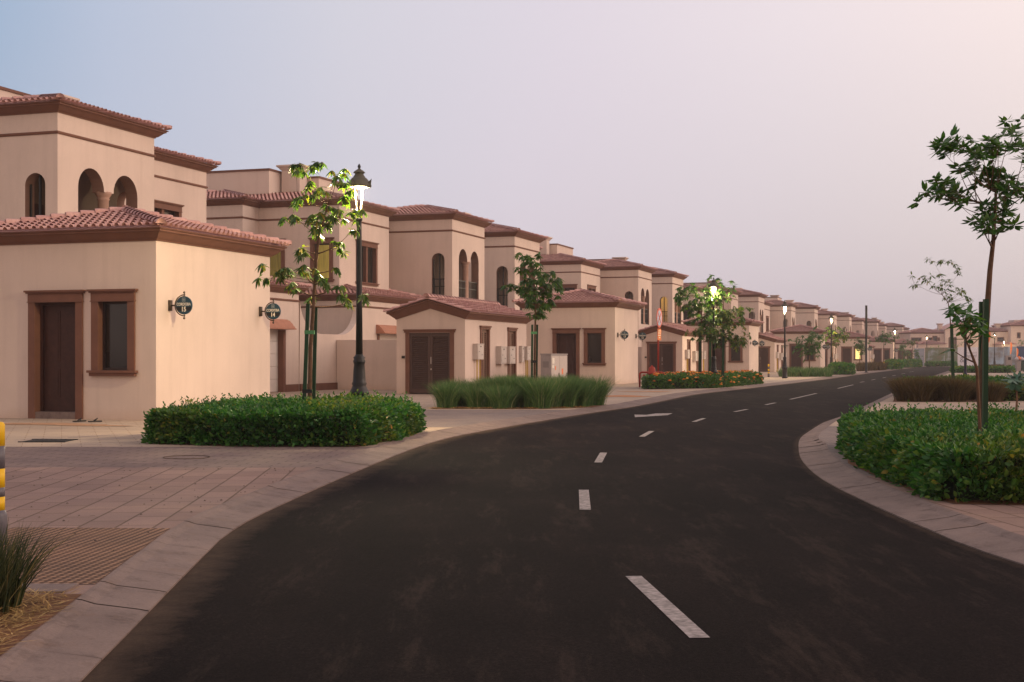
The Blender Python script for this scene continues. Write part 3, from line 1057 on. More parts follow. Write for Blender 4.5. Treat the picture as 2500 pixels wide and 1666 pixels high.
def make_hut():
    root = empty('utility_hut')
    w = HX1 - HX0
    rise = w / 2 * math.tan(R(16))
    WA = ((HX0, HY0), (1, 0), (0, -1))
    WB = ((HX1, HY0), (0, 1), (1, 0))
    L = HY1 - HY0
    gable = [(0, -0.05), (w, -0.05), (w, HH), (w / 2, HH + rise), (0, HH)]
    mb = MB()
    d0, d1 = 0.38, 2.36
    wins = [(1.66, 2.75), (5.02, 6.11)]
    mb.panel(WA, gable, [rect(d0 + 0.15, d1 - 0.15, 0.0, 2.335)], 0, 0.2)
    mb.panel(WB, rect(0, L, -0.05, HH), [rect(a + 0.13, b - 0.13, 0.35, 2.49) for a, b in wins], 0, 0.2)
    mb.panel(((HX0, HY0), (0, 1), (-1, 0)), rect(0, L, -0.05, HH))
    mb.panel(((HX0, HY1), (1, 0), (0, 1)), gable)
    mb.build('wall', M['wall'], root)
    # gable cornice: raking, flared outwards (built as closed flared boxes)
    mc = MB()
    o, zc = 0.38, 0.30
    prof = [(0.03, -0.006), (0.05, 0.04), (0.11, 0.08), (0.22, 0.18), (0.28, 0.205), (0.30, 0.21), (0.30, 0.262)]
    pts_front = []
    for oo, dz in prof:
        s_ = math.tan(R(16))
        pts_front.append([(HX0 - oo, HY0 - oo, HH + dz - 0.0), ((HX0 + HX1) / 2, HY0 - oo, HH + rise + dz + oo * s_ * 0.9), (HX1 + oo, HY0 - oo, HH + dz), (HX1 + oo, HY1 + oo, HH + dz), ((HX0 + HX1) / 2, HY1 + oo, HH + rise + dz + oo * s_ * 0.9), (HX0 - oo, HY1 + oo, HH + dz)])
    rows = [mc.add(p) for p in pts_front]
    for a, b in zip(rows, rows[1:]):
        for k in range(6):
            k2 = (k + 1) % 6
            mc.f.append((a + k, a + k2, b + k2, b + k))
    mc.build('cornice', M['trim'], root)
    # gable roof
    mt, mr = MB(), MB()
    over = 0.35
    p = math.tan(R(16))
    zc = HH + 0.272
    W2 = (w / 2 + over)
    run = W2 * math.hypot(1, p)
    Ly = L + 2 * over
    tile_plane(mt, (HX1 + over, HY0 - over, zc), (0, 1, 0), (-1, 0, p), [(0, 0), (Ly, 0), (Ly, run), (0, run)])
    tile_plane(mt, (HX0 - over, HY1 + over, zc), (0, -1, 0), (1, 0, p), [(0, 0), (Ly, 0), (Ly, run), (0, run)])
    zr = zc + W2 * p
    cx = (HX0 + HX1) / 2
    ridge_caps(mr, (cx, HY0 - over - 0.08, zr + 0.03), (cx, HY1 + over, zr + 0.03), 0.12)
    verges = []
    # verge tiles along both gable edges
    for sgn, xe in ((1, HX1 + over), (-1, HX0 - over)):
        for ye in (HY0 - over, HY1 + over):
            mv = MB()
            ridge_caps(mv, (xe, ye, zc + 0.0), (cx, ye, zr + 0.0), 0.055, 0.36, 0.0)
            verges.append(mv)
    ro = mt.build('roof', M['tile'], root)
    mr.build('ridge_cap', M['tile'], ro, True)
    for mv in verges:
        mv.build('verge_cap', M['tile'], ro, True)
    # door
    mf = MB()
    mf.wbox(WA, d0, d0 + 0.16, -0.12, 0.04, 0, 2.345)
    mf.wbox(WA, d1 - 0.16, d1, -0.12, 0.04, 0, 2.345)
    mf.wbox(WA, d0 - 0.05, d1 + 0.05, -0.12, 0.06, 2.347, 2.42)
    mf.wbox(WA, d0 - 0.08, d1 + 0.08, 0, 0.09, 2.422, 2.47)
    fr = mf.build('door_frame', M['trim'], root)
    mid = (d0 + d1) / 2
    for a, b in ((d0 + 0.16, mid - 0.004), (mid + 0.004, d1 - 0.16)):
        ml = MB()
        louvre_leaf(ml, WA, a, b, 0.03, 2.34, 26)
        ml.build('louvre_door', M['louvre'], fr)
    mh = MB()
    mh.wbox(WA, mid + 0.03, mid + 0.05, -0.05, 0.0, 1.15, 1.42)
    mh.build('handle', M['box'], fr)
    mh = MB()
    mh.wbox(WA, mid + 0.02, mid + 0.06, -0.05, -0.02, 0.92, 0.98)
    mh.build('lock', M['box'], fr)
    mk = MB()
    mk.wbox(WA, 0.23, 0.35, 0, 0.05, 1.36, 1.46)
    mk.build('key_box', M['black'], root)
    # narrow louvred vents on the road side
    for a, b in wins:
        mv = MB()
        mv.wbox(WB, a, a + 0.14, -0.12, 0.04, 0.35, 2.5)
        mv.wbox(WB, b - 0.14, b, -0.12, 0.04, 0.35, 2.5)
        mv.wbox(WB, a - 0.03, b + 0.03, -0.12, 0.055, 2.502, 2.58)
        mv.wbox(WB, a - 0.06, b + 0.06, 0, 0.09, 2.582, 2.64)
        mv.wbox(WB, a, b, -0.12, 0.05, 0.26, 0.348)
        f = mv.build('vent_frame', M['trim'], root)
        ml = MB()
        mid = (a + b) / 2
        louvre_leaf(ml, WB, a + 0.14, mid, 0.35, 2.5, 22)
        louvre_leaf(ml, WB, mid, b - 0.14, 0.35, 2.5, 22)
        ml.build('louvre', M['louvre_vent'], f)
    return root


# ------------------------------------------------------------------ villa
ZE = 8.46


def railing(fn, parent, W, u0, u1, z0, z1, n=-0.12):
    mb = MB(fn)
    mb.wbox(W, u0, u1, n - 0.025, n + 0.025, z1 - 0.05, z1)
    mb.wbox(W, u0, u1, n - 0.02, n + 0.02, z1 - 0.42, z1 - 0.385)
    mb.wbox(W, u0, u1, n - 0.02, n + 0.02, z0, z0 + 0.04)
    k = max(3, int((u1 - u0) / 0.11))
    for i in range(k + 1):
        u = u0 + 0.012 + (u1 - u0 - 0.024) * i / k
        mb.wbox(W, u - 0.011, u + 0.011, n - 0.011, n + 0.011, z0 + 0.04, z1 - 0.05)
    return mb.build('railing', M['black'], parent)


def make_villa(mirror, wing, garage, lits):
    """canonical layout is the far half of a pair; mirror gives the near half"""
    fn = (lambda p: (p[0], 50.2 - p[1], p[2])) if mirror else ID
    root = empty('villa')
    # ---- corner tower with open loggia
    tx1, tx0, ty0, ty1 = -7.72, -13.2, 38.5, 43.4
    tl = ty1 - ty0
    aA = arch(1.0, 1.70, 4.12, 6.74)         # measured from the front corner backwards along the end wall
    b1, b2 = arch(0.95, 2.22, 4.12, 7.05), arch(2.70, 3.97, 4.12, 7.05)
    twin = [(0.95, 4.12), (3.97, 4.12)] + b2[2:] + b1[2:]
    if mirror:
        twin = [(tl - u, z) for u, z in twin]
        b1, b2 = arch(tl - 2.22, tl - 0.95, 4.12, 7.05), arch(tl - 3.97, tl - 2.70, 4.12, 7.05)
    tw = tx1 - tx0
    flip = lambda poly: [(tw - u, z) for u, z in poly]
    aF = flip(arch(0.42, 1.12, 4.12, 6.74))
    mb = MB(fn)
    T = 0.42
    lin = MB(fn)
    for (y, nn) in ((ty0, -1), (ty1, 1)):
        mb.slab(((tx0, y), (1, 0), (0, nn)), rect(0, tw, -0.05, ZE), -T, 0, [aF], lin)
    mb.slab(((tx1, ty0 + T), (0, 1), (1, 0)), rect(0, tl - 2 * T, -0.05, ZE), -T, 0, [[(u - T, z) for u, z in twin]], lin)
    mb.panel(((tx0, ty0), (0, 1), (-1, 0)), rect(0, tl, -0.05, ZE))
    mb.build('tower_wall', M['wall'], root)
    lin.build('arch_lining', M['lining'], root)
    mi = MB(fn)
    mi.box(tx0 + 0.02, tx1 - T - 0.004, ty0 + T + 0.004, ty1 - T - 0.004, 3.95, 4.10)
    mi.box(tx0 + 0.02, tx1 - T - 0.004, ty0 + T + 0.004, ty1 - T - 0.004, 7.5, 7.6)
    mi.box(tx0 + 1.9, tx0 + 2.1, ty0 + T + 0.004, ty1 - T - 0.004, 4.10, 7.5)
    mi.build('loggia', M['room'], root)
    md = MB(fn)
    md.box(tx0 + 2.11, tx0 + 2.16, ty0 + 1.2, ty0 + 3.6, 4.11, 6.3)
    md.build('loggia_door', M['door'], root)
    cy = (ty0 + 2.46) if not mirror else (ty1 - 2.46)
    mcol = MB(fn)
    mcol.lathe([(0.22, 4.12), (0.22, 4.25), (0.165, 4.3), (0.165, 6.18), (0.2, 6.22), (0.17, 6.25), (0.2, 6.3), (0.25, 6.38), (0.25, 6.44)], tx1 - 0.2, cy, 16)
    mcol.build('column', M['columnstone'], root, True)
    railing(fn, root, ((tx1, ty0), (0, 1), (1, 0)), (min(p[0] for p in b1)), (max(p[0] for p in b1)), 4.13, 5.42)
    railing(fn, root, ((tx1, ty0), (0, 1), (1, 0)), (min(p[0] for p in b2)), (max(p[0] for p in b2)), 4.13, 5.42)
    fy, fnrm = ((ty0, -1) if not mirror else (ty1, 1))
    us = [p[0] for p in aF]
    WFt = ((tx0, fy), (1, 0), (0, fnrm))
    railing(fn, root, WFt, min(us), max(us), 4.13, 5.44)
    mfr = MB(fn)
    c = (min(us) + max(us)) / 2
    mfr.wbox(WFt, c - 0.03, c + 0.03, -0.26, -0.2, 4.13, 6.7)
    mfr.wbox(WFt, min(us), min(us) + 0.05, -0.26, -0.2, 4.13, 6.45)
    mfr.wbox(WFt, max(us) - 0.05, max(us), -0.26, -0.2, 4.13, 6.45)
    mfr.build('arch_frame', M['black'], root)
    mc = MB(fn)
    mc.ring_rect(tx0, tx1, ty0, ty1, cornice_prof(ZE))
    mx0, mx1, my0, my1 = -20.0, -10.4, 30.9, 36.6
    mc.ring_rect(mx0, mx1, my0, my1, cornice_prof(ZE + 0.004))
    mc.ring_rect(mx0, -14.6, 29.4, my1 - 0.3, cornice_prof(ZE + 0.009))
    mc.ring_rect(mx0, -11.5, my1 - 0.6, ty0 + 0.3, cornice_prof(ZE - 0.005))
    mc.build('cornice', M['trim'], root)
    mbelt = MB(fn)
    for a in ((tx0, tx1, ty0, ty1, 7.84), (mx0, mx1, my0, my1, 7.842), (mx0, -14.6, 29.4, my1 - 0.3, 7.838), (mx0, -11.5, my1 - 0.6, ty0 + 0.3, 7.836)):
        mbelt.ring_rect(*a[:4], belt_prof(a[4]))
    # ---- main upper body
    fy0 = my0                                   # end wall facing along the row
    WE = ((mx0, my0), (1, 0), (0, -1))
    e_w = [(8.12, 9.28, 5.03, 6.97), (5.62, 6.78, 5.03, 6.97)]
    WS = ((mx1, my0), (0, 1), (1, 0))
    s_w = [(1.8, 4.2, 5.02, 7.02)]
    L = my1 - my0
    w0 = mx1 - mx0
    mb = MB(fn)
    # both end walls get windows so that the end facing the road's near side always shows them
    mb.panel(WE, rect(0, w0, 0, ZE), [hole_of(w) for w in e_w], 0, 0.24)
    mb.panel(((mx0, my1), (1, 0), (0, 1)), rect(0, w0, 0, ZE))
    mb.panel(WS, rect(0, L, 0, ZE), [hole_of(w) for w in s_w], 0, 0.24)
    mb.panel(((mx0, 29.4), (0, 1), (-1, 0)), rect(0, my1 - 29.4, 0, ZE))
    mb.panel(((mx0, 29.4), (1, 0), (0, -1)), rect(0, 5.4, 0, ZE))
    mb.panel(((-14.6, 29.4), (0, 1), (1, 0)), rect(0, 1.5, 0, ZE))
    mb.panel(((-11.5, my1), (0, 1), (1, 0)), rect(0, ty0 - my1, 0, ZE))
    mb.box(mx0 + 0.3, mx1 - 0.3, my0 + 0.3, my1 - 0.3, 0, ZE - 0.1)
    # ---- ground floor wing
    wx0, wx1 = -16.0, -9.02
    wy0, wy1 = wing
    if mirror:
        wy0, wy1 = 50.2 - wing[1], 50.2 - wing[0]
    g0, g1 = garage if not mirror else (50.2 - garage[1], 50.2 - garage[0])
    WW = ((wx1, wy0), (0, 1), (1, 0))
    mb.panel(WW, rect(0, wy1 - wy0, -0.05, AH), [rect(g0 - wy0, g1 - wy0, -0.02, 2.56)], 0, 0.3)
    mb.panel(((wx0, wy0), (1, 0), (0, -1)), rect(0, wx1 - wx0, -0.05, AH))
    mb.panel(((wx0, wy1), (1, 0), (0, 1)), rect(0, wx1 - wx0, -0.05, AH))
    mb.build('wall', M['wall'], root)
    mc = MB(fn)
    mc.ring_rect(wx0, wx1, wy0, wy1, cornice_prof(AH))
    mc.build('wing_cornice', M['trim'], root)
    mbelt.ring_rect(wx0, wx1, wy0, wy1, belt_prof(3.68))
    mbelt.build('belt_course', M['trim'], root)
    mg = MB(fn)
    for k in range(5):
        z = 0.02 + k * 0.508
        mg.box(wx1 - 0.27, wx1 - 0.22, g0 + 0.01, g1 - 0.01, z, z + 0.498)
    mg.build('garage_door', M['white'], root)
    mf = MB(fn)
    mf.box(wx1 - 0.2, wx1 + 0.05, g0 - 0.14, g0 + 0.06, 0, 2.5)
    mf.build('garage_jamb', M['trim'], root)
    for args in ((wx1 - 0.2, wx1 + 0.05, g1 - 0.06, g1 + 0.42, 0, 2.5, 'garage_jamb'), (wx1, wx1 + 0.06, wy0 + 0.1, g0 - 0.15, 0, 0.3, 'plinth'), (wx1, wx1 + 0.06, g1 + 0.43, wy1 - 0.02, 0, 0.3, 'plinth')):
        if args[3] - args[2] > 0.05:
            mf = MB(fn)
            mf.box(*args[:6])
            mf.build(args[6], M['trim'], root)
    mh = MB(fn)
    prof = [(0, 2.52), (0.48, 2.52), (0.48, 2.56), (0.42, 2.58), (0.40, 2.64), (0.34, 2.68), (0.30, 2.76), (0.22, 2.82), (0.18, 2.88), (0.10, 2.9), (0.08, 2.93), (0, 2.93)]
    h0, h1 = g0 - 0.25, g1 + 0.55
    i = mh.add([(wx1 + a, h0, z) for a, z in prof])
    j = mh.add([(wx1 + a, h1, z) for a, z in prof])
    for k in range(len(prof) - 1):
        mh.f.append((i + k, j + k, j + k + 1, i + k + 1))
    mh.f.append(tuple(range(i, i + len(prof))))
    mh.f.append(tuple(reversed(range(j, j + len(prof)))))
    mh.build('garage_hood', simple('terracotta hood', (0.40, 0.185, 0.12), 0.75, 0.1, 3), root)
    # ---- roofs
    hip_roof(fn, root, tx0, tx1, ty0, ty1, ZE + 0.262, name='tower_roof')
    hip_roof(fn, root, mx0, mx1, my0, my1, ZE + 0.266, 2.9, name='roof')
    hip_roof(fn, root, mx0, -14.6, 29.4, my1 - 0.3, ZE + 0.272, 2.9, name='roof')
    hip_roof(fn, root, wx0, wx1, wy0, wy1, AH + 0.262, 2.6, name='wing_roof')
    # ---- roof terrace blocks with capped parapets and a flared chimney
    mr = MB(fn)
    mr.box(-17.6, -13.5, 35.0, 39.6, 8.5, 10.35)
    mr.box(-19.4, -15.2, 33.0, 34.96, 8.5, 10.55)
    mr.build('roof_room', M['wall'], root)
    mp = MB(fn)
    mp.box(-17.65, -13.45, 34.97, 39.65, 10.353, 10.45)
    mp.box(-19.45, -15.15, 32.95, 34.95, 10.553, 10.65)
    mp.build('parapet_cap', M['trim'], root)
    mch = MB(fn)
    mch.box(-15.1, -14.1, 34.1, 34.9, 8.5, 10.7)
    mch.ring_rect(-15.1, -14.1, 34.1, 34.9, [(0, 10.68), (0.04, 10.69), (0.10, 10.78), (0.2, 10.86), (0.2, 10.93)])
    mch.box(-15.29, -13.91, 33.91, 35.09, 10.88, 10.932)
    mch.build('chimney', M['wall'], root)
    # ---- windows
    lit_e0, lit_e1, lit_s = lits
    framed_window(fn, root, WE, e_w[0], lit_e0)
    framed_window(fn, root, WE, e_w[1], lit_e1)
    framed_window(fn, root, WS, s_w[0], lit_s, 1)
    return root


def make_garden_wall():
    """street wall with a dipped, scooped top between two garages plus the screen wall that closes the yard"""
    root = empty('garden_wall')
    x = -9.02
    y0, y1 = 24.25, 30.18
    pts = [(y0, -0.05), (y1, -0.05), (y1, 3.72)]
    for k in range(1, 13):                       # far scoop, rising to the far wing
        a = math.pi / 2 * k / 12
        pts.append((y1 - 0.12 - 1.75 * math.sin(a), 2.4 + 1.25 * math.cos(a) ** 1.0 * (1 - 0.0)) if False else (y1 - 0.1 - 1.9 * (1 - math.cos(a)), 3.72 - 1.32 * math.sin(a)))
    for k in range(12, -1, -1):
        a = math.pi / 2 * k / 12
        pts.append((y0 + 0.1 + 2.0 * (1 - math.cos(a)), 3.72 - 1.32 * math.sin(a)))
    mb = MB()
    mb.slab(((x, 0), (0, 1), (1, 0)), pts, -0.3, -0.004)
    mb.build('scooped_wall', M['wall'], root)
    mb = MB()
    fy = 27.72
    mb.box(-9.0, -3.64, fy, fy + 0.22, -0.05, 1.06)
    mb.box(-9.0, -3.64, fy + 0.012, fy + 0.22, 1.06, 1.075)
    mb.box(-9.0, -3.64, fy, fy + 0.22, 1.075, 2.16)
    mb.build('screen_wall', M['wall'], root)
    mb = MB()
    mb.box(-9.02 + 0.004, -8.94, 24.25, fy - 0.02, 0, 0.3)
    mb.build('plinth', M['trim'], root)
    return root


# ------------------------------------------------------------------ meter boxes
def make_meter(L, H, D, conduits, panelish=True):
    root = empty('meter_box')
    mb = MB()
    mb.box(0, D, 0, L, 0, H)
    mb.box(0, D + 0.02, -0.01, L + 0.01, H + 0.002, H + 0.03)
    mb.build('casing', M['box'], root)
    md = MB()
    md.box(D + 0.001, D + 0.012, 0.03, L - 0.03, 0.03, H - 0.05)
    d = md.build('cover', M['box'], root)
    mk = MB()
    mk.box(D + 0.013, D + 0.02, L * 0.4, L * 0.55, H * 0.82, H * 0.9)
    mk.box(D + 0.013, D + 0.018, L * 0.2, L * 0.32, H * 0.5, H * 0.54)
    mk.box(D + 0.013, D + 0.018, L * 0.6, L * 0.8, H * 0.3, H * 0.33)
    mk.build('latch', M['black'], d)
    for c in range(conduits):
        mc = MB()
        y = L * (0.3 + 0.45 * c)
        mc.tube([(D * 0.5, y, 0.0), (D * 0.5, y, -1.3)], 0.025, 6)
        mc.build('conduit', M['conduit'], root)
    return root


# ------------------------------------------------------------------ round wall signs
def text_child(name, body, size, parent, loc, mat, rot=(R(90), 0, 0), align='CENTER', squeeze=1.0, ext=0.002, bold=0.0):
    cu = bpy.data.curves.new(name, 'FONT')
    cu.body = body
    cu.size = size
    cu.align_x = align
    cu.align_y = 'CENTER'
    cu.extrude = ext
    cu.offset = bold
    cu.materials.append(mat)
    tmp = bpy.data.objects.new('tmp_text', cu)
    COL.objects.link(tmp)
    bpy.context.view_layer.update()
    me = bpy.data.meshes.new_from_object(tmp.evaluated_get(bpy.context.evaluated_depsgraph_get()))
    bpy.data.objects.remove(tmp)
    me.name = name
    if not me.materials:
        me.materials.append(mat)
    o = bpy.data.objects.new(name, me)
    COL.objects.link(o)
    o.parent = parent
    o.location = loc
    o.rotation_euler = rot
    o.scale = (squeeze, 1, 1)
    return o


def make_sign(number):
    """local x out of the wall, faces -y"""
    root = empty('house_sign')
    mb = MB()
    mb.box(0, 0.05, -0.05, 0.05, -0.12, 0.12)
    mb.tube([(0.05, 0, 0.0), (0.15, 0, 0.0)], 0.017, 8)
    cx, r = 0.385, 0.205
    arc = [(cx - 0.235 * math.cos(a), 0, 0.235 * math.sin(a)) for a in np.linspace(-R(96), R(96), 26)]
    mb.tube(arc, 0.014, 6)
    mb.tube([(cx, 0, r), (cx, 0, 0.275)], 0.011, 6)
    mb.tube([(cx, 0, -r), (cx, 0, -0.275)], 0.011, 6)
    for s_ in (1, -1):
        mb.lathe([(0.003, s_ * 0.29 - 0.026), (0.02, s_ * 0.29 - 0.016), (0.026, s_ * 0.29), (0.02, s_ * 0.29 + 0.016), (0.003, s_ * 0.29 + 0.026)], cx, 0, 10)
    mb.build('bracket', simple('bronze bracket', (0.05, 0.033, 0.018), 0.5, 0.1, 8), root, True)
    mp = MB()
    mp.slab(((cx, 0), (1, 0), (0, -1)), [(r * math.cos(a), r * math.sin(a)) for a in np.linspace(0, 2 * math.pi, 40)[:-1]], -0.02, 0.02)
    pl = mp.build('plate', M['navy'], root)
    mq = MB()
    half = [(r * 0.995 * math.cos(a), r * 0.995 * math.sin(a)) for a in np.linspace(R(188), R(352), 24)]
    half = [p for p in half if p[1] > -0.13]
    half = half if len(half) > 3 else half
    band = [(-0.2, -0.035)] + [(max(-r, min(r, x)), z) for x, z in half if z < -0.036] + [(0.2, -0.035)]
    mq.panel(((cx, 0), (1, 0), (0, -1)), band, (), 0.0215)
    mq.build('lower_band', M['blackplate'], pl)
    me_ = MB()
    W = ((cx, 0), (1, 0), (0, -1))
    for a, b, c, d in ((-0.042, 0.042, 0.165, 0.172), (-0.042, 0.042, 0.082, 0.089), (-0.042, -0.035, 0.09, 0.164), (0.035, 0.042, 0.09, 0.164), (-0.02, -0.013, 0.095, 0.16), (0.013, 0.02, 0.095, 0.16), (-0.004, 0.004, 0.1, 0.15), (-0.034, 0.034, 0.124, 0.130)):
        me_.wbox(W, a, b, 0.0205, 0.0235, c, d)
    me_.build('emblem', M['silver'], pl)
    text_child('lettering', 'CORDOBA', 0.092, pl, (cx, -0.0235, 0.022), M['cream'], squeeze=0.80, bold=0.0012)
    text_child('lettering', str(number), 0.15, pl, (cx, -0.0240, -0.092), M['cream'], squeeze=0.85, bold=0.004)
    return root


# ------------------------------------------------------------------ lay out the terrace
MODULES = [(25.96, -16.98), (68.0, -17.05), (110.0, -16.4), (151.5, -14.8), (193.5, -12.7), (235.5, -11.0), (277.5, -8.8), (319.5, -5.5)]
annex_labels = ['beige service annex with brown door and window, carrying the signs numbered 15 and 14', 'beige service annex behind the electrical cabinet, carrying the signs numbered 13 and 12',
                'beige service annex behind the three staked trees, carrying the signs numbered 11 and 10', 'beige service annex behind the round tree beside the third lit lamp', 'distant beige service annex with a yellow lit window behind the bare black pole', 'beige service annex at the bend by the fifth lamp', 'tiny farthest beige service annex beyond the bend', '']
hut_labels = ['gabled utility hut with louvred double door and meter boxes behind the fountain grass', 'gabled utility hut with louvred door behind the no parking sign and orange flowers',
              'gabled utility hut with louvred door behind the second free-standing street lamp', 'distant gabled utility hut next to the lamp-lit yellow tree', 'very distant gabled utility hut behind the flat-crowned tree', 'gabled utility hut at the bend', 'tiny farthest gabled utility hut beyond the bend', '']
va_labels = ['tiled villa with arched corner loggia rising above the annex numbered 15', 'tiled villa with arched corner tower left of the annex numbered 13, behind the small tree',
             'tiled villa whose arched tower windows glow yellow above the second utility hut', 'tiled villa with twin arch tower just left of the third visible street lamp', 'far tiled villa with small arches above the yellow lit window', 'tiled villa left of the fifth street lamp, above the annex at the bend', 'small far tiled villa right behind the fifth street lamp', 'last but one tiled villa at the far end of the terrace']
vb_labels = ['tiled villa with golden lit upper windows behind the first street lamp and its tree', 'tiled villa with twin narrow arches rising above the annex numbered 13',
             'tiled villa partly hidden behind the three staked trees, twin arches at its right end', 'tiled villa above the annex beyond the third street lamp, small twin arches', 'far tiled villa left of the fifth street lamp, over the yellow window', 'tiled villa at the bend, right of the fifth lamp', 'small far tiled villa just before the end of the terrace', 'farthest tiled villa, last of the terrace beside the cross street house']
gw_labels = ['beige garden wall with a scooped dip between two garages behind the first street lamp', 'beige garden wall strip visible between the annex numbered 12 and the second hut', 'beige garden wall behind the third utility hut', 'beige garden wall behind the fourth utility hut', 'beige garden wall behind the fifth utility hut', 'beige garden wall behind the hut at the bend', 'beige garden wall behind the tiny farthest hut', '']
annex, hut, gw = make_annex(), make_hut(), make_garden_wall()
va = make_villa(True, (11.75, 24.2), (19.3, 22.85), (None, None, None))
vb = make_villa(False, (30.2, 38.45), (32.2, 35.7), (M['lit'], M['litdim'], None))
protos = (annex, hut, gw, va, vb)
PL = {}
for k, (s0, t0) in enumerate(MODULES):
    for proto, labs, cat, grp in ((annex, annex_labels, 'service annex', 'service annexes in front of the terrace'), (hut, hut_labels, 'utility hut', 'gabled utility huts along the terrace'),
                                  (gw, gw_labels, 'garden wall', 'garden walls between garages'), (va, va_labels, 'villa', 'tiled villas along the street'), (vb, vb_labels, 'villa', 'tiled villas along the street')):
        if not labs[k]:
            continue
        o = proto if k == 0 else copy_tree(proto)
        o.location = S(s0, t0)
        o.rotation_euler = (0, 0, ROT)
        tag(o, labs[k], cat, grp)
        PL[(proto.name.split('.')[0], k, 0 if proto is not vb else 1)] = o


def set_mat(o, mat):
    o.material_slots[0].link = 'OBJECT'
    o.material_slots[0].material = mat


# only the near pair's end windows glow; others dark, the far annex window is lit
for k in range(1, len(MODULES)):
    v = PL[('villa', k, 1)]
    for w in [c for c in v.children if c.name.split('.')[0] == 'window']:
        for p in w.children:
            if p.name.split('.')[0] == 'pane':
                set_mat(p, M['glass'])
for c in PL[('service_annex', 4, 0)].children:
    if c.name.split('.')[0] == 'window':
        for p in c.children:
            if p.name.split('.')[0] == 'pane':
                set_mat(p, M['litbright'])


def module_pt(k, x, y, z):
    s0, t0 = MODULES[k]
    return S(s0 + y, t0 + x, z)


# signs
numbers = [(15, 14), (13, 12), (11, 10), (9, 8), (7, 6), (5, 4), (3, 2)]
for k in range(len(numbers)):
    for y, num in zip((0.53, 4.67), numbers[k]):
        o = make_sign(num)
        o.location = module_pt(k, 0.0, y, 2.57)
        o.rotation_euler = (0, 0, ROT)
        tag(o, 'round navy bracket sign reading CORDOBA %d on the annex wall' % num, 'house sign', 'round house number signs')

# meter boxes
meter_specs = [(0.85, 0.70, 0.58, 0.2, 2, 1.32), (3.55, 0.70, 0.68, 0.22, 0, 1.14), (4.65, 0.75, 0.68, 0.22, 0, 1.14), (6.55, 0.35, 0.66, 0.12, 0, 1.2), (7.05, 0.48, 0.56, 0.2, 2, 1.28)]
mprotos = [make_meter(L, H, D, c) for (_, L, H, D, c, _) in meter_specs]
mlab = ['pale meter box with yellow conduits nearest the louvred door of the %s hut', 'pale meter box right of the first louvred vent of the %s hut', 'pale meter box left of the second louvred vent of the %s hut',
        'slim pale box right of the second louvred vent of the %s hut', 'pale meter box with conduits at the far corner of the %s hut']
for k in range(5):
    for (y, L, H, D, c, z), pr, lb in zip(meter_specs, mprotos, mlab):
        o = pr if k == 0 else copy_tree(pr)
        o.location = module_pt(k, HX1, HY0 + y, z)
        o.rotation_euler = (0, 0, ROT)
        tag(o, lb % ('nearest', 'second', 'third', 'fourth', 'fifth', 'farthest')[k], 'meter box', 'meter boxes on the huts')


# ------------------------------------------------------------------ street lamps
def make_lamp():
    root = empty('street_lamp')
    mb = MB()
    mb.lathe([(0.19, 0), (0.19, 0.06), (0.165, 0.10), (0.165, 0.62), (0.185, 0.66), (0.20, 0.70), (0.185, 0.74), (0.15, 0.80), (0.135, 0.84), (0.15, 0.88), (0.13, 0.92), (0.125, 1.0), (0.12, 1.12), (0.105, 1.26),
              (0.115, 1.29), (0.125, 1.33), (0.105, 1.36), (0.12, 1.40), (0.085, 1.43), (0.075, 1.46)], n=20)
    mb.build('base', M['black'], root, True)
    mb = MB()
    mb.lathe([(0.070, 1.45), (0.060, 2.6), (0.048, 4.05), (0.048, 4.1), (0.065, 4.12), (0.065, 4.16), (0.04, 4.18), (0.04, 4.22), (0.06, 4.24), (0.05, 4.30)], n=16)
    mb.build('pole', M['black'], root, True)
    mh = MB()
    mh.lathe([(0.09, 4.765), (0.235, 4.775), (0.245, 4.80), (0.238, 4.825), (0.215, 4.86), (0.18, 4.915), (0.145, 4.955), (0.125, 4.965), (0.115, 4.985), (0.09, 5.02), (0.085, 5.045), (0.118, 5.055), (0.11, 5.075), (0.075, 5.105), (0.05, 5.12), (0.03, 5.135), (0.02, 5.15)], n=20, cap=True)
    h = mh.build('hood', M['ironolive'], root, True)
    mf = MB()
    mf.lathe([(0.012, 5.145), (0.03, 5.165), (0.034, 5.18), (0.022, 5.215), (0.004, 5.24)], n=10)
    mf.build('finial', M['black'], h, True)
    for k in range(4):
        a = math.pi / 2 * k + math.pi / 4 + 0.35
        ca, sa = math.cos(a), math.sin(a)
        me_ = MB()
        p = lambda r, z: (r * ca, r * sa, z)
        q = (-sa * 0.035, ca * 0.035)
        for sg in (1, -1):
            me_.face([(0.205 * ca + q[0] * sg * 1.3, 0.205 * sa + q[1] * sg * 1.3, 4.79), (0.27 * ca, 0.27 * sa, 4.80), (0.285 * ca, 0.285 * sa, 4.93), (0.235 * ca + q[0] * sg, 0.235 * sa + q[1] * sg, 4.87)])
        me_.face([(0.205 * ca + q[0] * 1.3, 0.205 * sa + q[1] * 1.3, 4.79), (0.205 * ca - q[0] * 1.3, 0.205 * sa - q[1] * 1.3, 4.79), (0.235 * ca - q[0], 0.235 * sa - q[1], 4.87), (0.285 * ca, 0.285 * sa, 4.93), (0.235 * ca + q[0], 0.235 * sa + q[1], 4.87)])
        me_.build('ear', M['ironolive'], h)
        ml = MB()
        ml.tube([p(0.10, 4.77), p(0.098, 4.65), p(0.085, 4.5), p(0.06, 4.36), p(0.045, 4.28)], [0.0105] * 5, 6)
        ml.build('lantern_strut', M['glowleg'], root, True)
    mbu = MB()
    mbu.lathe([(0.002, 4.735), (0.05, 4.738), (0.072, 4.75), (0.072, 4.764)], n=14)
    mbu.build('bulb', M['bulb'], root, True)
    return root


